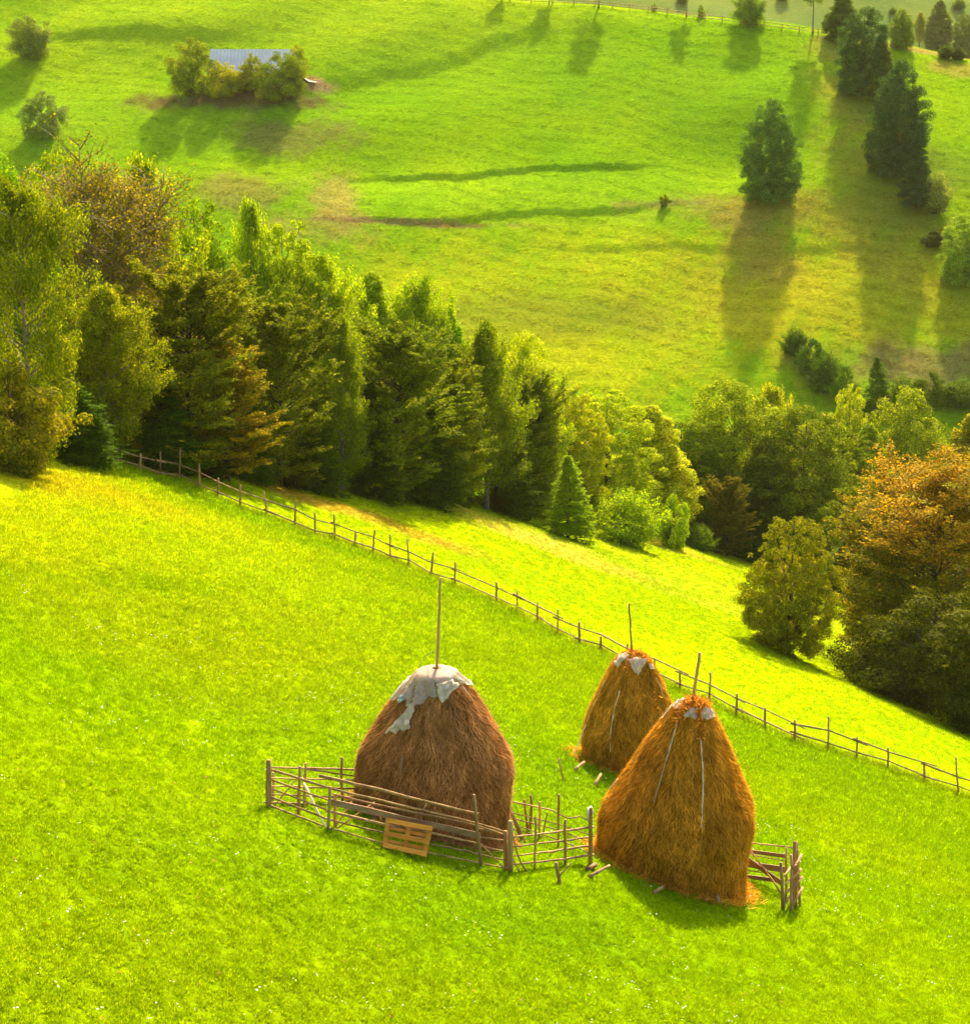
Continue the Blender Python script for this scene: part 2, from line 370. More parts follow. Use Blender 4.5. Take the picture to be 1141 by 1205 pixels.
# ------------------------------------------------------------------ grass
def tuft_mesh(seed, nb, h, rad, w):
    r = np.random.RandomState(seed)
    a = r.uniform(0, 2*PI, nb); d = rad*np.sqrt(r.rand(nb)); bx = d*np.cos(a); by = d*np.sin(a)
    la = a+r.normal(0, .8, nb); ln = r.uniform(.25, 1.0, nb)*h*.9; hh = h*r.uniform(.45, 1.1, nb)
    ca = la+PI/2+r.normal(0, .5, nb); ww = w*r.uniform(.6, 1.3, nb)
    base = np.stack([bx, by, np.full(nb, -.02)], 1); side = np.stack([np.cos(ca)*ww, np.sin(ca)*ww, 0*ww], 1)
    lean = np.stack([np.cos(la)*ln, np.sin(la)*ln, hh], 1)
    mid = base+lean*np.array([.35,.35,.62]); tip = base+lean
    q1 = np.stack([base-side*.8, base+side*.8, mid+side, mid-side], 1)
    q2 = np.stack([mid-side, mid+side, tip+side*.15, tip-side*.15], 1)
    rn = r.rand(nb)
    return quadmesh('tuft', np.concatenate([q1, q2]), M['grass'], np.concatenate([rn, rn]))
def scatter(name, pts, scl, cols, protos, seed=1, tilt=.15):
    me = bpy.data.meshes.new(name); me.vertices.add(len(pts)); me.vertices.foreach_set('co', pts.astype(np.float32).ravel())
    r = np.random.RandomState(seed)
    me.attributes.new('scl', 'FLOAT', 'POINT').data.foreach_set('value', scl.astype(np.float32))
    rot = np.stack([r.normal(0, tilt, len(pts)), r.normal(0, tilt, len(pts)), r.uniform(0, 2*PI, len(pts))], 1).astype(np.float32)
    me.attributes.new('rot', 'FLOAT_VECTOR', 'POINT').data.foreach_set('vector', rot.ravel())
    cc = np.concatenate([cols, np.ones((len(pts), 1))], 1).astype(np.float32)
    me.attributes.new('gcol', 'FLOAT_COLOR', 'POINT').data.foreach_set('color', cc.ravel())
    me.attributes.new('pick', 'INT', 'POINT').data.foreach_set('value', r.randint(0, len(protos), len(pts)).astype(np.int32))
    o = link(bpy.data.objects.new(name, me))
    ng = bpy.data.node_groups.new(name+'_scatter', 'GeometryNodeTree')
    ng.interface.new_socket('Geometry', in_out='INPUT', socket_type='NodeSocketGeometry'); ng.interface.new_socket('Geometry', in_out='OUTPUT', socket_type='NodeSocketGeometry')
    gi = ng.nodes.new('NodeGroupInput'); go = ng.nodes.new('NodeGroupOutput'); L = ng.links
    iop = ng.nodes.new('GeometryNodeInstanceOnPoints'); jn = ng.nodes.new('GeometryNodeJoinGeometry')
    for p in protos[::-1]:
        po = bpy.data.objects.new('tuft', p); oi = ng.nodes.new('GeometryNodeObjectInfo'); oi.inputs['Object'].default_value = po; oi.inputs['As Instance'].default_value = True
        L.new(oi.outputs['Geometry'], jn.inputs[0])
    def attr(n, t):
        a = ng.nodes.new('GeometryNodeInputNamedAttribute'); a.data_type = t; a.inputs['Name'].default_value = n
        return [s for s in a.outputs if s.enabled and s.name == 'Attribute'][0]
    L.new(gi.outputs[0], iop.inputs['Points']); L.new(jn.outputs[0], iop.inputs['Instance']); iop.inputs['Pick Instance'].default_value = True
    L.new(attr('pick', 'INT'), iop.inputs['Instance Index']); L.new(attr('rot', 'FLOAT_VECTOR'), iop.inputs['Rotation']); L.new(attr('scl', 'FLOAT'), iop.inputs['Scale'])
    L.new(iop.outputs[0], go.inputs[0])
    md = o.modifiers.new('scatter', 'NODES'); md.node_group = ng
    return o
rs = np.random.RandomState(11)
def fan(z0, z1, n, power, marg=.06):
    """points over the meadow, thinning with distance"""
    y = (rs.rand(n)*(z1**power-z0**power)+z0**power)**(1/power)
    x = (rs.rand(n)*2-1)*(y*(.222+marg)+1.5)
    return x, y
tufts = [tuft_mesh(i, 30, .085, .15, .0085) for i in range(5)]
x, y = fan(24, 172, 230000, .8)
keep = (y < np.interp(x, EX, EY)+10)
x, y = x[keep], y[keep]
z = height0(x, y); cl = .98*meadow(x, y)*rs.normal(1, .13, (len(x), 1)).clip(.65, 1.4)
pn = np.sin(x*1.7+2*np.sin(y*.9))*np.sin(y*1.3+x*.4)
sc = rs.uniform(.7, 1.25, len(x))*np.clip(y/58, .7, 2.0)*(1+.05*pn)
beyond = y > np.interp(x, _fx, _fy, left=_fy[0]-20)
sc = np.where(beyond, sc*.45, sc)
tag(scatter('grass', np.stack([x, y, z], 1), sc, cl, tufts, 3), 'short yellow green meadow grass over the near slope', 'grass', kind='stuff')
# far slope
ftufts = [tuft_mesh(i+20, 14, .10, .26, .018) for i in range(3)]
n = 240000
y = rs.uniform(215, 350, n); x = rs.uniform(-1, 1, n)*(y*.25+3)
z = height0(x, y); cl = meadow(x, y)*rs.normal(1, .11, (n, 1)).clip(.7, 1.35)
sc = rs.uniform(.5, 1.1, n)*(1+.3*np.sin(x*.8+y*2.1+2*np.sin(x*.3)))
tag(scatter('hillside_grass', np.stack([x, y, z], 1), sc, cl, ftufts, 4), 'grazed tussocky grass on the far hillside pasture', 'grass', kind='stuff')
# rank grass along the long fence and the wood edge
rt = [tuft_mesh(i+40, 22, .34, .14, .007) for i in range(3)]
X = []
for a, b in zip(FENCE_B[:-1], FENCE_B[1:]):
    for k in range(26):
        t = rs.rand(); X.append((a.x*(1-t)+b.x*t+rs.normal(0, .16), a.y*(1-t)+b.y*t+rs.normal(0, .22), rs.uniform(.4, .9)))
for k in range(2600):
    ex = rs.uniform(-24, 28); X.append((ex, np.interp(ex, EX, EY)+rs.normal(1.5, 1.3), rs.uniform(.5, 1.3)))
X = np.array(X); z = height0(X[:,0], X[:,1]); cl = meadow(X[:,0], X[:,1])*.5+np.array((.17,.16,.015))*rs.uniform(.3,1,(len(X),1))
tag(scatter('long_grass', np.stack([X[:,0], X[:,1], z], 1), X[:,2], cl, rt, 5, .2), 'taller uncut grass along the rail fence and wood edge', 'grass', kind='stuff')
# flowers
def flower_mesh(seed, mat, k):
    r = np.random.RandomState(seed); q = []
    for i in range(k):
        c = np.array([r.uniform(-.1, .1), r.uniform(-.1, .1), r.uniform(.10, .17)]); s = r.uniform(.010, .019); a = r.uniform(0, PI)
        d = np.array([math.cos(a), math.sin(a), r.uniform(-.3,.3)]); e = np.array([-math.sin(a), math.cos(a), r.uniform(-.3,.3)]); u = np.array([0,0,1])*.5
        q += [[c-d*s-e*s, c+d*s-e*s, c+d*s+e*s, c-d*s+e*s], [c-d*s-u*s, c+d*s-u*s, c+d*s+u*s, c-d*s+u*s]]
    return quadmesh('flower', np.array(q), mat)
def flowers(n, clus, seed, zr):
    r = np.random.RandomState(seed); X = []
    cs = []
    for _ in range(clus):
        yy = (r.rand()*(zr[1]**1.2-zr[0]**1.2)+zr[0]**1.2)**(1/1.2); cs.append(((r.rand()*2-1)*(yy*.26+1), yy))
    for k in range(n):
        c = cs[r.randint(clus)] if r.rand() < .75 else ((r.rand()*2-1)*15, r.uniform(*zr))
        X.append((c[0]+r.normal(0, .8), c[1]+r.normal(0, .9)))
    X = np.array(X); return X[:,0], X[:,1], height0(X[:,0], X[:,1])
x, y, z = flowers(850, 55, 21, (26, 58))
tag(scatter('white_flowers', np.stack([x, y, z], 1), rs.uniform(.5, 1.15, len(x)), np.ones((len(x), 3)), [flower_mesh(1, M['petal'], 1), flower_mesh(2, M['petal'], 2), flower_mesh(3, M['petal'], 2)], 6, .2), 'small white and cream clover heads dotted in the near grass', 'wild flowers', kind='stuff')
x, y, z = flowers(130, 40, 22, (26, 42))
tag(scatter('red_flowers', np.stack([x, y, z], 1), rs.uniform(.6, .9, len(x)), np.ones((len(x), 3)), [flower_mesh(5, M['petal_red'], 1)], 7, .2), 'tiny red and pink flowers dotted in the near grass', 'wild flowers', kind='stuff')

# ------------------------------------------------------------------ trees
def gen_tree(kind, seed, Ht, W, nprim, nleaf, leaf, t0=.12, e0=15, e1=65, bend=.3, sub=9, spread=.12, flat=.6, hang=0, prof='oval', twig=False, trunk_r=.014, bark='bark', lobes=.25, matname='leaf', stems=1, prim_r=.012):
    r = np.random.RandomState(seed); random.seed(seed)
    def R(t):
        if prof == 'oval': v = math.sin(PI*min(1, max(0, (t*.92+.08))**.85))**.62
        elif prof == 'birch': v = (math.sin(PI*min(1, (t*.9+.08)**.8))**.8)*(1.0-.25*t)
        elif prof == 'full': v = max(0, 1-((t-.33)/.70)**2)**.55*(1-.12*math.sin(t*9))
        elif prof == 'cone': v = (1-t)**.85*1.0+.03
        elif prof == 'ball': v = math.sqrt(max(0, 1-(2*t-.85)**2*.85))
        elif prof == 'flame': v = (math.sin(PI*(t*.93+.07)**.62)**.7)
        return max(.05, v)
    tb = MB(); segs = []
    ph = r.uniform(0, 2*PI, 6)
    cw = r.normal(0, .012*Ht, (6, 2)); cw[0] = 0
    def axis_pt(t):
        q = t*4.999; i = int(q); f = q-i
        c = cw[i]*(1-f)+cw[min(5, i+1)]*f
        return np.array([c[0], c[1], t*Ht])
    for s in range(stems):
        if stems == 1:
            tb.tube([axis_pt(t) for t in np.linspace(0, .9, 9)], [max(.012, Ht*trunk_r*(1-t)**.9*(1.35 if t == 0 else 1)) for t in np.linspace(0, .9, 9)], 7, .06)
    for i in range(nprim):
        t = t0+(1-t0)*(i+r.rand())/nprim
        tt = (t-t0)/(1-t0)
        az = i*2.39996+r.normal(0, .35)
        lob = 1+lobes*(math.sin(2*az+ph[0]+3*tt)*.5+math.sin(3*az+ph[1]-5*tt)*.5)
        Ln = W/2*R(tt)*lob*r.uniform(.72, 1.12)
        el = math.radians(e0+(e1-e0)*tt**1.3+r.normal(0, 7))
        if stems > 1:
            st = np.array([math.cos(az)*.08*W*r.rand(), math.sin(az)*.08*W*r.rand(), 0.0])
            end = np.array([math.cos(az)*Ln*.9, math.sin(az)*Ln*.9, Ht*(.06+.92*tt)])*r.uniform(.8, 1.03)
            K = 6; pts = []
            for k in range(K):
                f = k/(K-1); p = st*(1-f)+end*f; p = p.copy(); p[2] = end[2]*f**.75; pts.append(p)
        else:
            st = axis_pt(min(.985, t-.0)); d = np.array([math.cos(az)*math.cos(el), math.sin(az)*math.cos(el), math.sin(el)])
            K = 6; pts = [st]; step = Ln/(K-1)/max(.45, math.cos(el))
            step = min(step, Ln/(K-1)*1.5)
            for k in range(1, K):
                d = d+np.array([0, 0, bend*.2])+r.normal(0, .05, 3); d /= np.linalg.norm(d); pts.append(pts[-1]+d*step)
        pts = np.array(pts); Lr = np.linalg.norm(pts[-1]-pts[0])
        r0 = max(.006, prim_r*Lr*.9+.006)
        tb.tube(pts, [r0*(1-.8*k/(K-1)) for k in range(K)], 5 if twig else 4)
        dirp = (pts[-1]-pts[0])/max(Lr, 1e-3)
        side = np.cross(dirp, [0, 0, 1]); side /= np.linalg.norm(side)+1e-6
        m = max(3, int(sub*(.35+.65*Lr/(W/2))))
        keepb = r.uniform(.55, 1.45)
        for j in range(m):
            f = .22+.78*(j+r.rand())/m; q = f*(K-1); a = min(K-2, int(q)); p0 = pts[a]*(1-(q-a))+pts[a+1]*(q-a)
            sg = 1 if j % 2 else -1
            sl = Lr*.42*(1.15-.75*f)*r.uniform(.6, 1.25)+.12
            dd = dirp*r.uniform(.5, 1.0)+side*sg*r.uniform(.5, 1.1)+np.array([0, 0, r.normal(.05, .22)])
            if prof == 'cone': dd[2] -= .25
            if hang: dd[2] += .1
            dd /= np.linalg.norm(dd); p1 = p0+dd*sl
            segs.append((p0, p1, sl*keepb))
            if twig or j % 3 == 0: tb.tube([p0, (p0+p1)/2+r.normal(0, .04, 3), p1], [r0*.42, r0*.3, .004], 3)
            if twig:
                for _ in range(4):
                    g0 = p0+(p1-p0)*r.uniform(.2, 1); g1 = g0+(dd*.6+r.normal(0, .55, 3)+np.array([0,0,.35]))*sl*.45
                    tb.tube([g0, g1], [r0*.22, .003], 3); segs.append((g0, g1, sl*.3*keepb))
            if hang:
                for _ in range(4):
                    h0 = p0+(p1-p0)*r.uniform(.3, 1.05); hl = hang*r.uniform(.3, 1.1)
                    segs.append((h0, h0+np.array([r.normal(0, .12), r.normal(0, .12), -1])*hl, hl*keepb*1.1))
        segs.append((pts[2], pts[-1], Lr*.5))
    A = np.array([s[0] for s in segs]); B = np.array([s[1] for s in segs]); Wt = np.array([s[2] for s in segs]); Wt /= Wt.sum()
    idx = r.choice(len(segs), nleaf, p=Wt); f = r.rand(nleaf, 1)**.8
    dr = B[idx]-A[idx]; ln = np.linalg.norm(dr, axis=1, keepdims=True)+1e-6; du = dr/ln
    jit = r.normal(0, 1, (nleaf, 3))*spread*np.array([1, 1, 1-.6*flat])
    c = A[idx]+dr*f+jit
    ll, lw = leaf
    if prof == 'cone':
        sd = np.cross(du, [0, 0, 1.]); sd /= np.linalg.norm(sd, axis=1, keepdims=True)+1e-6
        sgn = np.where(r.rand(nleaf, 1) < .5, -1, 1)
        ax = du*.8+sd*sgn*.75+r.normal(0, .25, (nleaf, 3)); ax[:, 2] -= .1
    else: ax = du*.5+r.normal(0, .55, (nleaf, 3)); ax[:, 2] -= .15+(.8 if hang else 0)
    ax /= np.linalg.norm(ax, axis=1, keepdims=True)
    nn = r.normal(0, 1-.55*flat, (nleaf, 3)); nn[:, 2] += .9*flat+.25
    ow = c.copy(); ow[:, 2] = (c[:, 2]-Ht*.45)*.6; nn += .8*ow/(np.linalg.norm(ow, axis=1, keepdims=True)+1e-6)
    wd = np.cross(nn, ax); wd /= np.linalg.norm(wd, axis=1, keepdims=True)+1e-6
    sz = r.uniform(.65, 1.3, (nleaf, 1)); a2 = ax*ll/2*sz; w2 = wd*lw/2*sz
    q = np.stack([c-a2, c+w2-a2*.1, c+a2, c-w2-a2*.1], 1)
    q[:, :, 2] = np.maximum(q[:, :, 2], .02)
    crown = quadmesh('crown', q, M[matname], r.rand(nleaf))
    to = tb.build('trunk', M[bark]); tm = to.data; bpy.data.objects.remove(to)
    # true extents
    rad = np.percentile(np.abs(c[:, 0]), 98.5)+np.percentile(np.abs(c[:, 1]), 98.5)
    return dict(trunk=tm, crown=crown, H=float(np.percentile(c[:, 2], 99.95)), W=float(rad))
def gen_clump(seed, Ht, W, prof, ncl, nleaf, leaf, cs, lo=.03, lobes=.2, matname='leaf', bark='bark', flatc=.8, tr=.014):
    r = np.random.RandomState(seed); random.seed(seed); ph = r.uniform(0, 2*PI, 6)
    def R(t):
        if prof == 'full': return max(.12, max(0, 1-((t-.34)/.68)**2)**.6)
        if prof == 'tall': return max(.10, (max(0, 1-t)**.55)*(.72+.5*min(1, t*4))*.86)
        if prof == 'cone': return max(.06, (1-t)**.8)
        if prof == 'ball': return max(.3, math.sqrt(max(0, 1-(2*t-.95)**2)))
        if prof == 'egg': return max(.15, math.sin(PI*min(1, t*.88+.1))**.6)
    cc = []
    while len(cc) < ncl:
        t = lo+(.97-lo)*r.rand(); rr_ = R(t)
        if r.rand() > max(rr_**1.1, .55 if t > .55 else 0): continue
        az = r.uniform(0, 2*PI); lob = 1+lobes*(math.sin(2*az+ph[0]+4*t)+math.sin(3*az+ph[1]-7*t)+.7*math.sin(5*az+ph[2]+9*t))*.6
        q = (W/2*rr_*lob-cs*.6)*(r.rand()**.4); q = max(0, q)
        cc.append((q*math.cos(az), q*math.sin(az), t*Ht, cs*r.uniform(.55, 1.35)*(1-.42*t*t)))
    cc = np.array(cc); tb = MB(); wob = r.normal(0, .01*Ht, (2,))
    ax = [np.array([wob[0]*t, wob[1]*t, t*Ht*.93]) for t in np.linspace(0, 1, 8)]
    tb.tube(ax, [max(.012, Ht*tr*(1-.92*k/7)) for k in range(8)], 7, .06)
    for k in r.permutation(ncl)[:min(ncl, 60)]:
        c = cc[k]; z0 = max(.02*Ht, c[2]-.5*math.hypot(c[0], c[1])-.08*Ht); a = np.array([wob[0]*z0/Ht, wob[1]*z0/Ht, z0]); b = c[:3]
        m = (a+b)/2+np.array([0, 0, .06*np.linalg.norm(b-a)]); r0 = .006+.011*np.linalg.norm(b-a)
        tb.tube([a, m, b], [r0, r0*.6, .006], 4)
    w = cc[:, 3]**2; w /= w.sum(); idx = r.choice(ncl, nleaf, p=w)
    d = r.normal(0, 1, (nleaf, 3)); d[:, 2] += .25; d /= np.linalg.norm(d, axis=1, keepdims=True)
    rad = cc[idx, 3:4]*(1.08-np.abs(r.normal(0, .3, (nleaf, 1)))); rad += (r.rand(nleaf, 1) < .12)*cc[idx, 3:4]*.3*r.rand(nleaf, 1)
    c = cc[idx, :3]+d*rad*np.array([1, 1, flatc])
    ow = c*np.array([1, 1, .3]); ow /= np.linalg.norm(ow, axis=1, keepdims=True)+1e-6
    nn = d+.5*ow+r.normal(0, .42, (nleaf, 3)); nn[:, 2] += .2
    ax_ = r.normal(0, 1, (nleaf, 3)); ax_[:, 2] -= .3; ax_ -= nn*(np.sum(ax_*nn, 1, keepdims=True)/np.sum(nn*nn, 1, keepdims=True)); ax_ /= np.linalg.norm(ax_, axis=1, keepdims=True)+1e-6
    wd = np.cross(nn, ax_); wd /= np.linalg.norm(wd, axis=1, keepdims=True)+1e-6
    sz = r.uniform(.6, 1.3, (nleaf, 1)); a2 = ax_*leaf[0]/2*sz; w2 = wd*leaf[1]/2*sz
    q = np.stack([c-a2, c+w2-a2*.1, c+a2, c-w2-a2*.1], 1); q[:, :, 2] = np.maximum(q[:, :, 2], .02)
    crown = quadmesh('crown', q, M[matname], r.rand(nleaf)); to = tb.build('trunk', M[bark]); tm = to.data; bpy.data.objects.remove(to)
    return dict(trunk=tm, crown=crown, H=float(np.percentile(c[:, 2], 99.95)), W=float(np.percentile(np.abs(c[:, 0]), 98.5)+np.percentile(np.abs(c[:, 1]), 98.5)))
LF = (.17,.095)
PROTO = {}
def pc(name, **k): PROTO[name] = gen_clump(**k)
def pr(name, **k): PROTO[name] = gen_tree(name, **k)
pr('birch1', seed=1, Ht=12, W=6, nprim=80, nleaf=62000, leaf=(.13,.075), t0=.04, e0=5, e1=72, bend=.25, sub=9, spread=.10, flat=.1, hang=1.1, prof='full', bark='birch_bark')
pr('birch2', seed=2, Ht=12, W=5.2, nprim=75, nleaf=56000, leaf=(.13,.075), t0=.08, e0=35, e1=75, bend=.2, sub=8, spread=.11, flat=.1, hang=.9, prof='flame', bark='birch_bark', lobes=.4)
pr('beech1', seed=3, Ht=12, W=8, nprim=115, nleaf=90000, leaf=LF, t0=.06, e0=8, e1=62, bend=.25, sub=11, spread=.10, flat=.85, prof='oval', lobes=.4)
pr('beech2', seed=4, Ht=12, W=7.2, nprim=95, nleaf=80000, leaf=LF, t0=.05, e0=5, e1=66, bend=.3, sub=11, spread=.11, flat=.8, prof='flame', lobes=.5)
pc('beech3', seed=5, Ht=12, W=8.5, prof='egg', ncl=460, nleaf=115000, leaf=(.15,.09), cs=.55, lobes=.16, flatc=.6)
pc('ovate1', seed=6, Ht=12, W=7.5, prof='full', ncl=430, nleaf=115000, leaf=(.14,.09), cs=.62, lobes=.16)
pc('ovate2', seed=7, Ht=12, W=6.5, prof='tall', ncl=400, nleaf=110000, leaf=(.14,.09), cs=.52, lobes=.16)
pr('autumn', seed=8, Ht=12, W=8.5, nprim=110, nleaf=95000, leaf=(.12,.075), t0=.03, e0=15, e1=66, bend=.35, sub=12, spread=.12, flat=.6, prof='oval', lobes=.35, matname='autumn')
pr('spruce1', seed=9, Ht=9, W=4.6, nprim=190, nleaf=76000, leaf=(.17,.045), t0=.03, e0=-8, e1=38, bend=.1, sub=10, spread=.05, flat=.7, prof='cone', lobes=.2, matname='needle')
pr('spruce2', seed=10, Ht=12, W=5.6, nprim=220, nleaf=90000, leaf=(.20,.055), t0=.05, e0=-14, e1=35, bend=.15, sub=11, spread=.06, flat=.7, prof='cone', lobes=.35, matname='needle')
pc('round1', seed=11, Ht=5.5, W=6, prof='ball', ncl=110, nleaf=52000, leaf=(.12,.06), cs=.6, lobes=.16)
pc('round2', seed=12, Ht=5.5, W=5.6, prof='egg', ncl=90, nleaf=46000, leaf=(.12,.06), cs=.6, lobes=.25)
pr('shrub1', seed=13, Ht=3, W=3.4, nprim=80, nleaf=20000, leaf=(.12,.05), sub=7, spread=.09, flat=.2, prof='ball', stems=5, t0=.05, lobes=.35)
pc('shrub2', seed=14, Ht=3, W=3.3, prof='ball', ncl=60, nleaf=20000, leaf=(.12,.06), cs=.42, lobes=.3)
pc('young', seed=15, Ht=6.2, W=5.0, prof='egg', ncl=540, nleaf=84000, leaf=(.085,.05), cs=.26, lo=.05, lobes=.07)
pr('stem', seed=18, Ht=12, W=5, nprim=40, nleaf=26000, leaf=(.15,.09), t0=.45, e0=15, e1=70, bend=.2, sub=8, spread=.14, flat=.1, hang=.8, prof='oval', bark='birch_bark')
pc('cedar', seed=19, Ht=12, W=6, prof='cone', ncl=230, nleaf=80000, leaf=(.16,.07), cs=.62, lobes=.2, flatc=.5)
pr('bare', seed=16, Ht=14, W=9, nprim=80, nleaf=42000, leaf=(.13,.08), t0=.06, e0=28, e1=70, bend=.4, sub=12, spread=.16, flat=.3, prof='oval', twig=True, bark='grey_twig', prim_r=.014, lobes=.3)
TREES_COUNT = 0
GH = 'trees on the far hillside'; GU = 'trees along the far ridge fence'
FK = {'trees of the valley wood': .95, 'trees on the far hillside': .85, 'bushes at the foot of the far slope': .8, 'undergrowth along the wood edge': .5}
def tree(name, proto, u, b, vtop, wpx, col, label, cat='tree', group=None, rz=None, sink=.1):
    """b >= 0: pixel row of the foot; b < 0: distance of the tree in metres"""
    global TREES_COUNT; TREES_COUNT += 1
    fk = (.98 if b >= 0 else 1.06) if group == 'trees of the wood edge' else FK.get(group, .84 if group is None else 1)
    if b >= 0: g = ground_at(u, b)
    else:
        Z = -b
        g = P(u, 700, Z); y = g.y
        for _ in range(6):
            z = H(g.x, y); y = (Z+(z-CAMZ)*SP)/CP
        g = Vector((g.x, y, H(g.x, y)))
    Z = depth(g.x, g.y, g.z)
    # top on the ray of vtop at that ground distance
    tv = -(vtop-CY)/F; tz = (tv*CP-SP)/(CP+tv*SP)*g.y+CAMZ
    pr_ = PROTO[proto]; hh = max(.4, tz-g.z); w = wpx/F*Z
    o = empty(name, (g.x, g.y, g.z-sink), rz if rz is not None else (TREES_COUNT*2.4) % (2*PI))
    sx = w/pr_['W']; sz = (hh+sink)/pr_['H']
    o.scale = (sx, sx, sz); tag(o, label, cat, group)
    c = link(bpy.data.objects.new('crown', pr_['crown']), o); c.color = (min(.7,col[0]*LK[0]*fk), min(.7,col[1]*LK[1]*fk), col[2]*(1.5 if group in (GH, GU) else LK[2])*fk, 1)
    t = link(bpy.data.objects.new('trunk', pr_['trunk']), o)
    return o
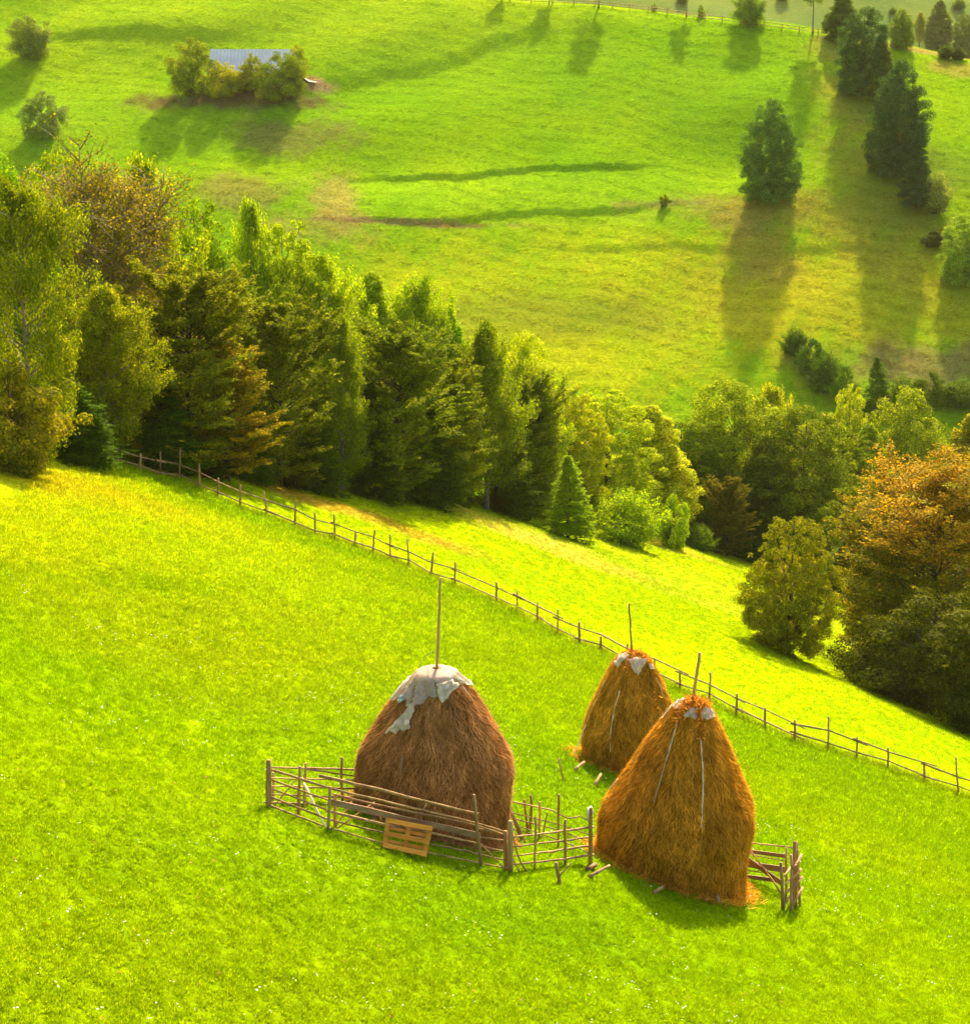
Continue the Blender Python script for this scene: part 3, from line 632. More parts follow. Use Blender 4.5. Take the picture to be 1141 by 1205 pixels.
# name, proto, u, base(px) or -distance, top px, width px, leaf colour, label
OL = (.10,.135,.012); YG = (.13,.20,.014); MG = (.065,.135,.012); DG = (.036,.075,.014); BG = (.085,.185,.012); YL = (.16,.21,.018); BL = (.05,.10,.035)
GW = 'trees of the wood edge'; GV = 'trees of the valley wood'; GH = 'trees on the far hillside'; GU = 'trees along the far ridge fence'
T = [
# ---- wood edge, front row
('birch_tree','birch1',38,545,208,130,(.085,.115,.012),'tall olive birch at the left edge of the wood, widest crown beside the picture border',GW),
('beech_shrub','shrub2',18,556,430,120,(.12,.12,.02),'low olive bush with dry leaf tips in the lower left corner of the wood',GW),
('birch_tree','birch2',128,540,335,130,(.10,.125,.013),'leaning grey-stemmed birch in front of the bare reddish tree',GW),
('spruce_tree','spruce1',96,546,452,80,DG,'small dark spruce under the leaning birch near the fence start',GW),
('beech_tree','beech1',225,552,300,150,(.10,.12,.013),'olive layered beech right of the bare reddish tree, foot at the fence start',GW),
('beech_tree','beech2',268,566,400,95,(.125,.11,.014),'small beech with browning leaves on the left half of the wood edge',GW),
('spruce_tree','spruce2',190,548,420,95,DG,'dark spruce low in the wood edge behind the second fence post',GW),
('beech_tree','beech2',330,572,352,112,(.075,.10,.014),'dark layered beech just left of the narrow front birch',GW),
('birch_tree','birch2',402,578,372,76,(.085,.125,.014),'narrow green birch standing forward at the middle of the wood edge',GW),
('beech_tree','beech1',468,588,372,120,(.08,.115,.014),'dark layered beech just right of the narrow front birch',GW),
('beech_tree','beech2',530,594,420,84,(.085,.115,.016),'slim layered beech left of the tall pointed birch in the wood edge',GW),
('birch_tree','birch2',572,600,378,92,(.08,.12,.012),'tall pointed drooping birch in the middle of the wood edge',GW),
('beech_tree','beech1',617,606,430,92,(.08,.115,.013),'dark green beech between the tall pointed birch and the small lone spruce',GW),
('spruce_tree','spruce2',655,612,495,60,DG,'dark slender spruce right behind the small lone spruce',GW),
('spruce_tree','spruce1',668,634,536,56,(.13,.20,.014),'small lone spruce standing forward of the wood on the sunny meadow',GW),
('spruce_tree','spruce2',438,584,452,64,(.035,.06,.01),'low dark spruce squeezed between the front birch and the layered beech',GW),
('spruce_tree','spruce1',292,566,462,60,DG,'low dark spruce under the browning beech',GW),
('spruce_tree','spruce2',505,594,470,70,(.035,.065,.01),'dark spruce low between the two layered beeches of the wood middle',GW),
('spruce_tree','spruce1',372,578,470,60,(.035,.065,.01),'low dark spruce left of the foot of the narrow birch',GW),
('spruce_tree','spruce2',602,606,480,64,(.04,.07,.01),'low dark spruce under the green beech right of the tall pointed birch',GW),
# ---- second and third rows
('broadleaf_tree','ovate1',10,-92,178,120,(.09,.17,.012),'fresh green treetop in the far left corner above the olive birch',GW),
('bare_tree','bare',122,-100,152,180,(.105,.098,.016),'half-bare tree with grey branches and rusty leaves, tallest on the left',GW),
('broadleaf_tree','birch2',182,-106,182,92,(.12,.17,.012),'yellow green tree rising right beside the half-bare reddish tree',GW),
('broadleaf_tree','ovate1',95,-108,178,120,(.10,.15,.012),'green tree showing through behind the half-bare tree',GW),
('beech_tree','beech3',240,-112,238,105,(.10,.165,.012),'rounded green beech top in the second row left of the split crown',GW),
('birch_tree','birch2',303,-116,232,62,(.12,.185,.013),'slim bright birch tip standing highest above the second row',GW),
('beech_tree','beech3',338,-118,262,110,(.14,.20,.012),'large bright green sunlit tree of the second row, right of the slim birch tip',GW),
('broadleaf_tree','birch1',388,-120,300,95,(.135,.20,.012),'bright green crown behind the narrow front birch',GW),
('beech_tree','beech1',285,-108,330,120,(.075,.11,.013),'dark olive beech between front row and bright crowns on the left',GW),
('broadleaf_tree','ovate2',440,-124,322,84,(.135,.195,.014),'yellow tipped bright tree above the dark layered beech',GW),
('birch_tree','birch1',492,-126,322,88,(.12,.185,.014),'bright birch crown right of the yellow tipped tree',GW),
('broadleaf_tree','ovate2',528,-126,366,70,(.10,.185,.013),'green tree filling the gap before the tall pointed birch',GW),
('broadleaf_tree','ovate1',612,-134,392,78,(.17,.22,.016),'yellow green tree directly right of the tall pointed birch tip',GW),
('birch_tree','birch2',640,-134,440,66,(.14,.19,.015),'small drooping birch on the descending right shoulder of the wood',GW),
('beech_tree','beech3',666,-138,455,80,(.17,.20,.018),'pale leaved beech behind the small lone spruce',GW),
('beech_tree','beech3',712,-144,462,100,YL,'pale yellow green beech above the left bright bush',GW),
('broadleaf_tree','ovate2',765,-150,478,84,(.19,.22,.03),'palest tree in the dip of the wood skyline',GW),
# ---- shrubs at the meadow edge
('hazel_bush','shrub1',737,640,572,82,(.15,.225,.014),'bright green wide bush on the meadow edge beside the small lone spruce','bushes at the meadow edge'),
('hazel_bush','shrub2',793,645,582,42,(.14,.215,.014),'narrow bright green bush right of the wide bright one','bushes at the meadow edge'),
('dark_bush','shrub1',822,648,615,36,(.07,.12,.014),'small dark bush right of the two bright green bushes','bushes at the meadow edge'),
# ---- valley wood, right
('broadleaf_tree','ovate1',800,-158,495,88,(.075,.12,.013),'dark green tree left of the big round crown in the valley wood',GV),
('broadleaf_tree','ovate1',858,-162,450,135,(.12,.165,.014),'big round yellow-rimmed crown topping the valley wood',GV),
('beech_tree','beech2',855,655,560,52,(.075,.075,.014),'small brownish olive tree in front of the big round crown',GV),
('broadleaf_tree','birch2',902,-176,452,70,(.16,.19,.02),'pale green tip behind the big round crown',GV),
('broadleaf_tree','ovate1',940,-160,478,118,(.075,.105,.016),'tall dull green tree behind the lone meadow tree',GV),
('broadleaf_tree','ovate2',895,-158,535,90,(.065,.095,.012),'dark tree between the big round crown and the lone meadow tree',GV),
('spruce_tree','spruce2',830,-158,540,84,DG,'dark spruce under the left side of the big round crown',GV),
('beech_tree','beech2',985,-168,505,84,(.07,.10,.015),'dark beech left of the orange tree',GV),
('spruce_tree','spruce2',965,-162,560,90,DG,'dark spruce in the gap behind the lone meadow tree',GV),
('spruce_tree','spruce1',880,-156,590,70,DG,'low dark spruce at the meadow crest above the lone tree',GV),
('broadleaf_tree','beech3',990,-188,455,66,(.17,.21,.03),'pale feathery tree top right of the tall dull green tree',GV),
('broadleaf_tree','ovate1',1058,-186,458,118,(.115,.155,.02),'broad rounded green crown above the orange tree',GV),
('broadleaf_tree','ovate2',1015,-180,500,70,(.10,.15,.018),'green tree between the pale feathery top and the rounded crown',GV),
('broadleaf_tree','ovate2',1130,-178,488,90,(.17,.17,.03),'light olive tree at the right edge above the orange tree',GV),
('broadleaf_tree','beech3',1010,-150,560,90,(.08,.11,.014),'dark green tree pressed against the left side of the orange tree',GV),
('spruce_tree','spruce2',1000,-145,620,80,DG,'low dark spruce left of the foot of the orange tree',GV),
('autumn_tree','autumn',1085,-113,525,205,(.075,.085,.010),'large beech with orange autumn crown at the right edge',GV),
('beech_tree','beech2',1025,-116,600,90,(.13,.125,.014),'olive side tree hugging the left flank of the orange autumn beech',GV),
('dark_bush','round1',1096,-101,700,175,(.036,.046,.008),'large dark bush below the orange autumn tree',GV),
('dark_bush','shrub1',1150,-98,735,90,(.036,.046,.010),'dark bush cut by the right picture border',GV),
('dark_bush','shrub1',1046,-104,745,84,(.05,.06,.01),'low olive bush at the left foot of the large dark bush',GV),
('meadow_tree','young',926,770,610,112,(.125,.14,.018),'lone bushy young tree standing on the meadow beyond the rail fence',None),
# ---- foot of the far slope
('willow_bush','shrub1',935,418,384,36,BL,'blue green bush, topmost of the row at the foot of the far slope','bushes at the foot of the far slope'),
('willow_bush','shrub2',952,440,398,40,(.045,.10,.04),'blue green bush second down the row at the foot of the far slope','bushes at the foot of the far slope'),
('willow_bush','shrub1',972,462,412,44,BL,'blue green bush third down the row, widest of the row','bushes at the foot of the far slope'),
('willow_bush','shrub2',990,476,428,34,(.07,.14,.03),'greener bush lowest of the row at the foot of the far slope','bushes at the foot of the far slope'),
('spruce_tree','spruce1',1030,485,420,38,(.055,.12,.03),'small spruce at the foot of the far slope left of the scrub',None),
('dark_bush','shrub1',1062,484,440,44,(.055,.10,.03),'bush right beside the small spruce at the slope foot','scrub at the slope foot'),
('dark_bush','shrub2',1092,482,436,44,(.05,.08,.03),'dull dark scrub bush in the middle at the slope foot','scrub at the slope foot'),
('dark_bush','shrub1',1128,480,446,50,(.05,.085,.03),'dull dark scrub bush at the right border at the slope foot','scrub at the slope foot'),
('ash_tree','ovate1',1134,333,252,62,(.13,.21,.025),'fresh yellow green tree at the right border halfway up the far slope',GH),
('dark_bush','shrub2',1096,290,272,30,(.05,.07,.03),'grey tangled shrub left of the tree at the right border of the slope',GH),
# ---- far hillside
('birch_tree','ovate1',905,237,116,66,(.05,.115,.03),'lone drooping birch in the open on the far slope',GH),
('broadleaf_tree','ovate2',990,48,-8,44,(.07,.115,.02),'topmost yellow green tree of the dark row on the far right slope',GH),
('broadleaf_tree','ovate1',1014,112,8,62,(.030,.075,.032),'dark tall tree at the upper end of the slope tree row',GH),
('broadleaf_tree','ovate2',1036,118,52,42,(.09,.13,.02),'light green tree between the two dark tall ones of the row',GH),
('broadleaf_tree','ovate1',1053,206,70,66,(.024,.062,.032),'darkest and largest tree in the middle of the slope tree row',GH),
('broadleaf_tree','ovate2',1068,170,110,36,(.09,.14,.022),'light green side tree hugging the darkest tree of the row',GH),
('spruce_tree','cedar',1078,244,142,46,(.024,.06,.034),'pointed dark tree at the lower end of the slope tree row',GH),
('willow_bush','shrub1',1098,250,200,40,(.12,.16,.06),'pale grey green shrub at the lowest end of the slope tree row',GH),
('broadleaf_tree','ovate1',1060,56,10,28,(.08,.13,.02),'small round tree left of the three behind the slope row',GU),
('broadleaf_tree','birch2',1081,54,14,18,(.12,.15,.025),'slim light tree in the middle of the three behind the slope row',GU),
('broadleaf_tree','ovate2',1103,57,0,34,(.07,.11,.02),'taller tree right of the three behind the slope row',GU),
('broadleaf_tree','ovate1',1134,68,16,34,(.06,.10,.02),'dark tree at the upper right picture corner',GU),
('dark_bush','shrub1',1112,68,52,20,(.03,.055,.02),'tiny dark shrub beside the upper right corner tree',GU),
('dark_bush','shrub1',1127,70,54,18,(.03,.05,.02),'tiny dark shrub below the upper right corner tree',GU),
('broadleaf_tree','round1',881,29,-12,40,(.08,.14,.02),'round tree on the ridge fence near the top middle right',GU),
('pollard_tree','stem',956,39,-50,36,(.09,.14,.02),'thin bent pale stemmed tree on the ridge, crown above the picture',GU),
('sapling','shrub2',825,20,5,10,(.12,.18,.03),'tiny light sapling beyond the ridge fence',GU),
('sapling','shrub2',769,13,3,8,(.12,.18,.03),'tiniest sapling beyond the ridge fence left of the light one',GU),
('ridge_tree','stem',808,19,-34,22,(.08,.14,.02),'small tree on the ridge mostly above the picture',GU),
('ridge_tree','stem',704,9,-52,34,(.08,.14,.02),'thin trunked ridge tree casting the central round shadow',GU),
('ridge_tree','stem',646,5,-24,22,(.08,.14,.02),'thin trunked ridge tree second from the left',GU),
('ridge_tree','stem',590,1,-20,20,(.08,.14,.02),'leftmost ridge tree above the picture top',GU),
('willow_tree','round1',36,70,18,50,(.10,.145,.045),'round grey green willow in the upper left corner of the far slope',GH),
('willow_tree','round2',50,160,107,54,(.10,.16,.06),'round silvery willow just above the wood on the far left',GH),
('willow_tree','round2',228,112,44,58,(.095,.135,.035),'tall grey green willow left of the barn','willows in front of the barn'),
('willow_tree','round1',262,115,72,40,(.16,.18,.03),'yellow green willow in front of the left end of the barn','willows in front of the barn'),
('willow_tree','round2',296,104,62,30,(.12,.15,.04),'narrow willow reaching over the middle of the barn roof','willows in front of the barn'),
('willow_tree','round1',280,108,84,34,(.13,.15,.04),'low willow between the yellow one and the middle of the barn','willows in front of the barn'),
('willow_tree','round1',332,118,60,56,(.08,.12,.035),'dark dense willow in front of the right end of the barn','willows in front of the barn'),
('willow_tree','round2',350,92,52,26,(.13,.17,.04),'light willow behind the right gable of the barn','willows in front of the barn'),
('thorn_bush','shrub2',781,243,228,13,(.10,.13,.03),'single small bush at the end of the lower bank on the far slope',None),
]
for t in T: tree(t[0], t[1], t[2], t[3], t[4], t[5]*((1.0 if t[0] == 'birch_tree' and t[3] > 0 else 1.16) if t[8] == GW else 1.08 if t[8] == GV else 1), t[6], t[7], 'bush' if ('bush' in t[0]) else 'tree', t[8])
# scrub and saplings on the slope beyond the ridge
rr = random.Random(5)
for i, (u, v, w, h) in enumerate([(802,-4,14,10),(975,14,12,8),(920,-8,16,12),(1050,8,10,8),(1128,3,16,14)]):
    tree('scrub_bush','shrub1',u,v+8,v-h+8,w,(.05,.09,.03), ['hazy bush on the hill beyond the ridge, leftmost','hazy bush beyond the ridge right of the bent pale tree','hazy bush beyond the ridge left of the bent pale tree','hazy bush beyond the ridge behind the row top','hazy bush beyond the ridge in the upper right corner'][i],'bush','scrub beyond the ridge')
# ---- undergrowth at the foot of the wood
rr = random.Random(9)
und = [(150,548),(215,560),(250,566),(310,572),(345,578),(425,586),(455,590),(490,594),(545,600),(590,606),(628,612)]
for i, (u, v) in enumerate(und):
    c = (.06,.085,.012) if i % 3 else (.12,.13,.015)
    nm = ['first','second','third','fourth','fifth','sixth','seventh','eighth','ninth','tenth','last'][i]
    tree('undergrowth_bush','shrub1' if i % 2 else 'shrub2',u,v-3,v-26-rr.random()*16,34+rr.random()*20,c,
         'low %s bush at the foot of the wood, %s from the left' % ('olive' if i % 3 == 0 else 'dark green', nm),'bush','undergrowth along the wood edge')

# ------------------------------------------------------------------ long rail fence
def fence_post(mb, a, b, r, top=.8):
    n = 5; pts = [a.lerp(b, k/(n-1))+Vector((random.uniform(-.012,.012), random.uniform(-.012,.012), 0))*(0 < k) for k in range(n)]
    mb.tube(pts, [r*(1-(1-top)*k/(n-1)) for k in range(n)], 7, .12)
def stick(a, b, r0, r1=None, n=7, wob=.02, sides=6):
    r1 = r1 or r0*.7; L = (b-a).length
    pts = [a.lerp(b, k/(n-1))+Vector([random.uniform(-wob, wob) for _ in range(3)])*(0 < k < n-1) for k in range(n)]
    return MB().tube(pts, [r0+(r1-r0)*k/(n-1) for k in range(n)], sides, .12)
random.seed(3)
lf = empty('rail_fence', FENCE_B[0]); tag(lf, 'long two-rail fence of rough poles running diagonally down the meadow', 'fence')
O = FENCE_B[0]; tops = []
for (ub, vb, ut, vt), g in zip(FENCE_PX, FENCE_B):
    Z = depth(*g); t = PY(ut, vt, g.y)
    t.y = g.y+random.uniform(-.05,.05); t.z = max(t.z, g.z+.55)
    mb = MB(); fence_post(mb, g-Vector((0,0,.15)), t, random.uniform(.034,.052)); mb.build('post', M['rail'], lf, off=O)
for hgt in (.70, .27):
    i = 0; prev = None
    while i < len(FENCE_B)-1:
        j = min(len(FENCE_B)-1, i+random.choice([2,2,3])); pts = []
        for k in range(i, j+1):
            g = FENCE_B[k]; pts.append(g+Vector((random.uniform(-.03,.03), -.07, hgt+random.uniform(-.06,.06))))
        d = (pts[-1]-pts[-2]).normalized(); pts.append(pts[-1]+d*.35+Vector((0,-.02,.0))); pts.insert(0, pts[0]-(pts[1]-pts[0]).normalized()*.2)
        n = len(pts); r0 = random.uniform(.030,.042); MB().tube(pts, [r0*(1-.35*k/(n-1)) for k in range(n)], 6, .1).build('rail', M['rail'], lf, off=O); i = j
# ------------------------------------------------------------------ ridge fence
rp = [ground_at(u, v) for u, v in [(575,-1.5),(625,3.5),(700,7),(741,11.5),(785,17),(829,23.5),(870,29),(899,32),(940,37.5),(985,43.5)]]
rf = empty('ridge_fence', rp[0]); tag(rf, 'weathered low fence running along the crest of the far hill', 'fence')
for a, b in zip(rp[:-1], rp[1:]):
    L = (b-a).length; n = max(1, int(L/2.4))
    for k in range(n):
        p = a.lerp(b, k/n); p.z = H(p.x, p.y); m = MB(); fence_post(m, p-Vector((0,0,.1)), p+Vector((random.uniform(-.05,.05),0,random.uniform(.8,1.15))), .075); m.build('post', M['rail'], rf, off=rp[0])
    for h in (.35,.75):
        q = [a.lerp(b, k/4) for k in range(5)]; q = [Vector((p.x, p.y, H(p.x, p.y)+h)) for p in q]
        MB().tube(q, .05, 4, .1).build('rail', M['rail'], rf, off=rp[0])
# fence behind the slope row
q0, q1 = ground_at(1050,52), ground_at(1141,68)
hf = empty('rail_fence', q0); tag(hf, 'short fence behind the small trees in the upper right corner', 'fence')
for k in range(8):
    p = q0.lerp(q1, k/7); p.z = H(p.x, p.y); m = MB(); fence_post(m, p, p+Vector((0,0,1.0)), .07); m.build('post', M['rail'], hf, off=q0)
for h in (.4,.8):
    q = [q0.lerp(q1, k/6) for k in range(7)]; MB().tube([Vector((p.x, p.y, H(p.x, p.y)+h)) for p in q], .05, 4).build('rail', M['rail'], hf, off=q0)

# ------------------------------------------------------------------ barn
g0 = ground_at(292,99); Zb = depth(*g0); px = Zb/F
bw = 90*px; bd = 6.0; x0 = (248-CX)/F*Zb; x1 = (338-CX)/F*Zb; yc = g0.y+1.8
eave = P(292,81,Zb+1.4).z
yr = yc+bd/2; tv = -(58-CY)/F; ridge = (tv*CP-SP)/(CP+tv*SP)*yr+CAMZ
zb = g0.z+.3; ov = .5
eave = max(eave, zb+1.2)
bo = empty('barn', (x0, yc, zb)); tag(bo, 'long barn with a pale blue metal roof half hidden by willows', 'barn')
O = (x0, yc, zb)
w = MB(); t_ = .15
ez = eave-.1; rz = ridge-.1
low = zb-1.5
w.add([(x0,yc,low),(x1,yc,low),(x1,yc+bd,low),(x0,yc+bd,low),(x0,yc,ez),(x1,yc,ez),(x1,yc+bd,ez),(x0,yc+bd,ez),(x0,yr,rz),(x1,yr,rz)],
      [(0,1,5,4),(1,2,6,9,5),(2,3,7,6),(3,0,4,8,7)], .5)
w.build('wall', M['barn_wall'], bo, False, O)
roof = MB(); sl = (ridge-eave)/(yr-yc)
for sgn in (-1, 1):
    ye = yr+sgn*(bd/2+ov); zee = ridge-sl*(bd/2+ov); n = 24
    for k in range(n):
        a = x0-ov+(x1-x0+2*ov)*k/n; b = x0-ov+(x1-x0+2*ov)*(k+1)/n; mm = (a+b)/2; c = .09
        roof.add([(a,yr,ridge),(mm,yr,ridge+c),(b,yr,ridge),(a,ye,zee),(mm,ye,zee+c),(b,ye,zee),(a,yr,ridge-.06),(b,yr,ridge-.06),(a,ye,zee-.06),(b,ye,zee-.06)],
                 [(0,1,4,3),(1,2,5,4),(3,4,5,9,8),(6,8,9,7)]+([(0,3,8,6)] if k == 0 else [])+([(2,7,9,5)] if k == n-1 else []), .5)
roof.build('roof', M['metal_roof'], bo, False, O)
d = MB(); d.board((x1+.03,yc+1.6,zb+1.1),(x1+.03,yc+3.6,zb+1.1),2.0,.05); d.build('door', M['barn_dark'], bo, False, O)
for s in (-1, 1):
    MB().board((x1+ov+.03, yr, ridge+.02),(x1+ov+.03, yr+s*(bd/2+ov), ridge-sl*(bd/2+ov)+.02),.28,.05,r=.9).build('barge_board', M['barn_wall'], bo, False, O)
a = ground_at(352,94); b = ground_at(372,98)
pts = [P(351,87,depth(*a)), P(358,92,depth(*a)), P(364,95.5,depth(*b)), P(372,96.5,depth(*b))]
sl_ = MB()
vs = []
for p in pts:
    zz = max(p.z, H(p.x, p.y)+.12); vs += [(p.x, p.y-.45, zz), (p.x, p.y+.45, zz), (p.x, p.y+.45, zz+.06), (p.x, p.y-.45, zz+.06)]
fs = [(0,1,2,3),(15,14,13,12)]
for i in range(3):
    for k in range(4): fs.append((4*i+k, 4*i+4+k, 4*i+4+(k+1) % 4, 4*i+(k+1) % 4))
sl_.add(vs, fs); o = sl_.build('white_board', M['white_board'], None, False); tag(o, 'long white board sloping to bare earth beside the barn', 'board')
# ------------------------------------------------------------------ haystacks
def vnoise(th, t, s):
    return (math.sin(3*th+s)*.35+math.sin(5*th+2.1*s+7*t)*.25+math.sin(9*th-s+11*t)*.18+math.sin(15*th+23*t+s)*.1+math.sin(4*th-17*t+s*3)*.15)
class Stack:
    def __init__(s, u, v, utop, vtop, prof, seed, name, col, label):
        s.g = ground_at(u, v); s.Z = depth(*s.g); s.seed = seed
        top = PY(utop, vtop, s.g.y); s.H = top.z-s.g.z; s.lean = Vector((top.x-s.g.x, 0, 0)); s.prof = prof; s.col = col
        s.root = empty(name, s.g); tag(s.root, label, 'haystack')
    def R(s, t): return float(np.interp(t, [p[0] for p in s.prof], [p[1] for p in s.prof]))
    def pt(s, th, t, off=0, noise=True):
        r = s.R(t)*(1+(.05*vnoise(th, t, s.seed) if noise else 0))+off
        return s.g+s.lean*t+Vector((r*math.cos(th), r*math.sin(th), t*s.H-(.0)))
    def pt_r(s, th, t, off=0):
        p = s.pt(th, t, off)
        if t < .12: p.z += (H(p.x, p.y)-s.g.z)*(1-t/.12)
        return p
    def hit(s, u, v, off=.03):
        for Z in np.arange(s.Z-3, s.Z+1.5, .01):
            p = P(u, v, float(Z)); t = (p.z-s.g.z)/s.H
            if t > 1.0 or t < 0: continue
            c = s.g+s.lean*t; th = math.atan2(p.y-c.y, p.x-c.x); r = math.hypot(p.x-c.x, p.y-c.y)
            if r < s.R(t)*(1+.05*vnoise(th, t, s.seed))+off: return p, th, t
        # fall back: nearest silhouette point
        p = P(u, v, s.Z); t = min(.99, max(0, (p.z-s.g.z)/s.H)); c = s.g+s.lean*t; th = 0 if p.x > c.x else -PI
        return s.pt(th, t, off), th, t
    def hay(s, n):
        r = np.random.RandomState(s.seed); A, B = 96, 60; vs = []; fs = []
        mb = MB()
        for j in range(B+1):
            t = j/B
            for i in range(A):
                th = 2*PI*i/A; q = s.pt_r(th, t, -.02+r.normal(0, .008)); vs.append(q-s.g)
        for j in range(B):
            for i in range(A): fs.append((j*A+i, j*A+(i+1) % A, (j+1)*A+(i+1) % A, (j+1)*A+i))
        fs.append(tuple(B*A+i for i in range(A)))
        vs = np.array(vs); nb = len(vs)
        # strands
        S = []
        ths = r.uniform(0, 2*PI, n); ts = 1-(r.rand(n)**.85)
        lens = np.where(r.rand(n) < .15, r.uniform(.25, .6, n), r.uniform(.05, .16, n))
        for th, t, L in zip(ths, ts, lens):
            dth = (r.normal(0, .5)+.30*math.sin(th*7+t*13+s.seed)+.26*math.sin(th*12-t*23)+.2*math.sin(th*23+t*31))*L; dt = -L/s.H
            if t < .06: dt *= .5
            o0 = r.uniform(-.01, .02); o1 = o0+abs(r.normal(0, .012)); o2 = o0+abs(r.normal(.008, .045))
            k = 1/max(.4, s.R(t))
            p0 = s.pt(th, min(1, t), o0); p1 = s.pt(th+dth*.5*k, max(0, t+dt*.5), o1); p2 = s.pt(th+dth*k, max(0, t+dt), o2)
            for p in (p1, p2):
                if (p.z-s.g.z)/s.H < .12:
                    tt = (p.z-s.g.z)/s.H; p.z += (H(p.x, p.y)-s.g.z)*(1-max(0, tt)/.12)
            if (p0.z-s.g.z)/s.H < .12: p0.z += (H(p0.x, p0.y)-s.g.z)*(1-max(0, (p0.z-s.g.z)/s.H)/.12)
            big = r.rand() < .05; w = r.uniform(.0035, .0085)*(1.5 if big else 1); sd = Vector((-math.sin(th), math.cos(th), r.normal(0,.3)))*w
            S.append([p0-sd, p0+sd, p1+sd, p1-sd]); S.append([p1-sd, p1+sd, p2+sd*.3, p2-sd*.3])
        # loose fringe at the foot
        for _ in range(n//24):
            th = r.uniform(0, 2*PI); rr = s.R(0)+abs(r.normal(0, .16)); p = s.g+Vector((rr*math.cos(th), rr*math.sin(th), 0)); p.z = H(p.x, p.y)+r.uniform(.01, .09)
            a = r.uniform(0, PI); d = Vector((math.cos(a), math.sin(a), r.normal(0,.25)))*r.uniform(.06, .18); sd = Vector((-math.sin(a), math.cos(a), .3))*r.uniform(.004,.008)
            S.append([p-d-sd, p-d+sd, p+d+sd, p+d-sd])
        S = np.array([[list(v) for v in q] for q in S])-np.array(list(s.g)); m = len(S)
        allv = np.concatenate([vs, S.reshape(-1, 3)])
        faces = fs+[tuple(nb+4*i+k for k in range(4)) for i in range(m)]
        me = bpy.data.meshes.new('hay'); me.from_pydata(allv.tolist(), [], faces)
        cl = np.repeat(np.array([r.rand() for _ in range((m+1)//2)]), 2)[:m]
        cz = S.mean(1); an = np.arctan2(cz[:, 1], cz[:, 0]); zz = cz[:, 2]
        mat_ = np.sin(an*9+2*np.sin(zz*3+s.seed))*np.sin(zz*5+3*np.sin(an*4))+.6*np.sin(an*21+zz*8)*np.sin(zz*13-an*6)
        cl = np.clip(cl*.8+.1+.11*mat_, 0, 1)
        rn = np.concatenate([np.full(len(fs), .08), cl]).astype(np.float32)
        me.attributes.new('rnd', 'FLOAT', 'FACE').data.foreach_set('value', rn)
        me.materials.append(M['hay']); o = link(bpy.data.objects.new('hay', me), s.root); o.color = s.col+(1,)
    def pole(s, u, v, r=.045, seed=0):
        top = PY(u, v, s.g.y); a = s.g+s.lean*.9+Vector((0,0,s.H*.9)); 
        stick(a, top, r, r*.75, 8, .012).build('pole', M['rail'], s.root, off=s.g)
    def withe(s, pts, r=.018, mat='pale_wood', name='binding_stick'):
        q = [s.hit(u, v, .04)[0] for u, v in pts]; P2 = []
        for a, b in zip(q[:-1], q[1:]):
            for k in range(5): P2.append(a.lerp(b, k/5)+Vector([random.uniform(-.008,.008) for _ in range(3)]))
        P2.append(q[-1]); n = len(P2)
        MB().tube(P2, [r*(1-.3*k/n)*random.uniform(.6,1.3) for k in range(n)], 5, .2).build(name, M[mat], s.root, off=s.g)
    def log(s, a, b, r=.04, mat='rail'):
        A = ground_at(*a); A.z += .06; B = P(b[0], b[1], depth(*A)+.45); B.z = max(B.z, H(B.x, B.y)+.1)
        stick(A, B, r, r*.9, 4, .004, 7).build('base_log', M[mat], s.root, off=s.g)
    def sheet(s, name, mat, lim, th0=None, th1=None, t1=1.0, off=.05, nth=70, nt=22, crumple=.03, dflt=.86):
        """plastic draped from the top: lim = list of (u, v) of its lower hem in the photo"""
        h = sorted([(lambda q: (q[1], q[2]))(s.hit(u, v)) for u, v in lim]); xs_ = [a for a, _ in h]; ts_ = [b for _, b in h]
        if th0 is None: th0, th1 = -PI, PI; xs_ = [-PI-.01]+[max(-PI, xs_[0]-.3)]+xs_+[xs_[-1]+.3, PI+.01]; ts_ = [dflt, dflt]+ts_+[dflt, dflt]
        r = np.random.RandomState(s.seed+len(name)+int(abs(lim[0][0]))); vs = []; fs = []
        for i in range(nth+1):
            th = th0+(th1-th0)*i/nth; lo = float(np.interp(th, xs_, ts_)); lo += .012*math.sin(th*17)+.008*math.sin(th*41)
            lo = min(lo, t1-.01)
            for j in range(nt+1):
                t = t1+(lo-t1)*j/nt; f = j/nt
                o = off+crumple*f*(math.sin(th*13+3*math.sin(t*20))*.5+math.sin(th*29+t*60)*.3+r.normal(0, .25))
                p = s.pt(th, t, max(.02, o))
                vs.append(p-s.g)
        for i in range(nth):
            for j in range(nt): a = i*(nt+1)+j; fs.append((a, a+1, a+nt+2, a+nt+1))
        mb = MB(); mb.add(vs, fs); return mb.build(name, M[mat], s.root)
    def patch(s, name, mat, poly, off=.05):
        """a scrap with the given outline lying on the hay"""
        c = (sum(p[0] for p in poly)/len(poly), sum(p[1] for p in poly)/len(poly)); rq = random.Random(int(c[0]*7)); poly = [(a[0]+(b[0]-a[0])*k/4+rq.uniform(-.7,.7), a[1]+(b[1]-a[1])*k/4+rq.uniform(-.7,.7)) for a, b in zip(poly, poly[1:]+poly[:1]) for k in range(4)]; n = len(poly); R_ = 7; vs = [s.hit(*c, off)[0]-s.g+Vector((0,-.02,0))]; fs = []
        for r_ in range(1, R_+1):
            for p in poly:
                f = r_/R_; q = s.hit(c[0]+(p[0]-c[0])*f, c[1]+(p[1]-c[1])*f, off)[0]-s.g
                wr = .028*math.sin(q.x*38+q.z*9)+.018*math.sin(q.x*17-q.z*41); vs.append(q+Vector([random.uniform(-.01,.01), -.02+wr+random.uniform(-.008,.008), random.uniform(-.01,.01)]))
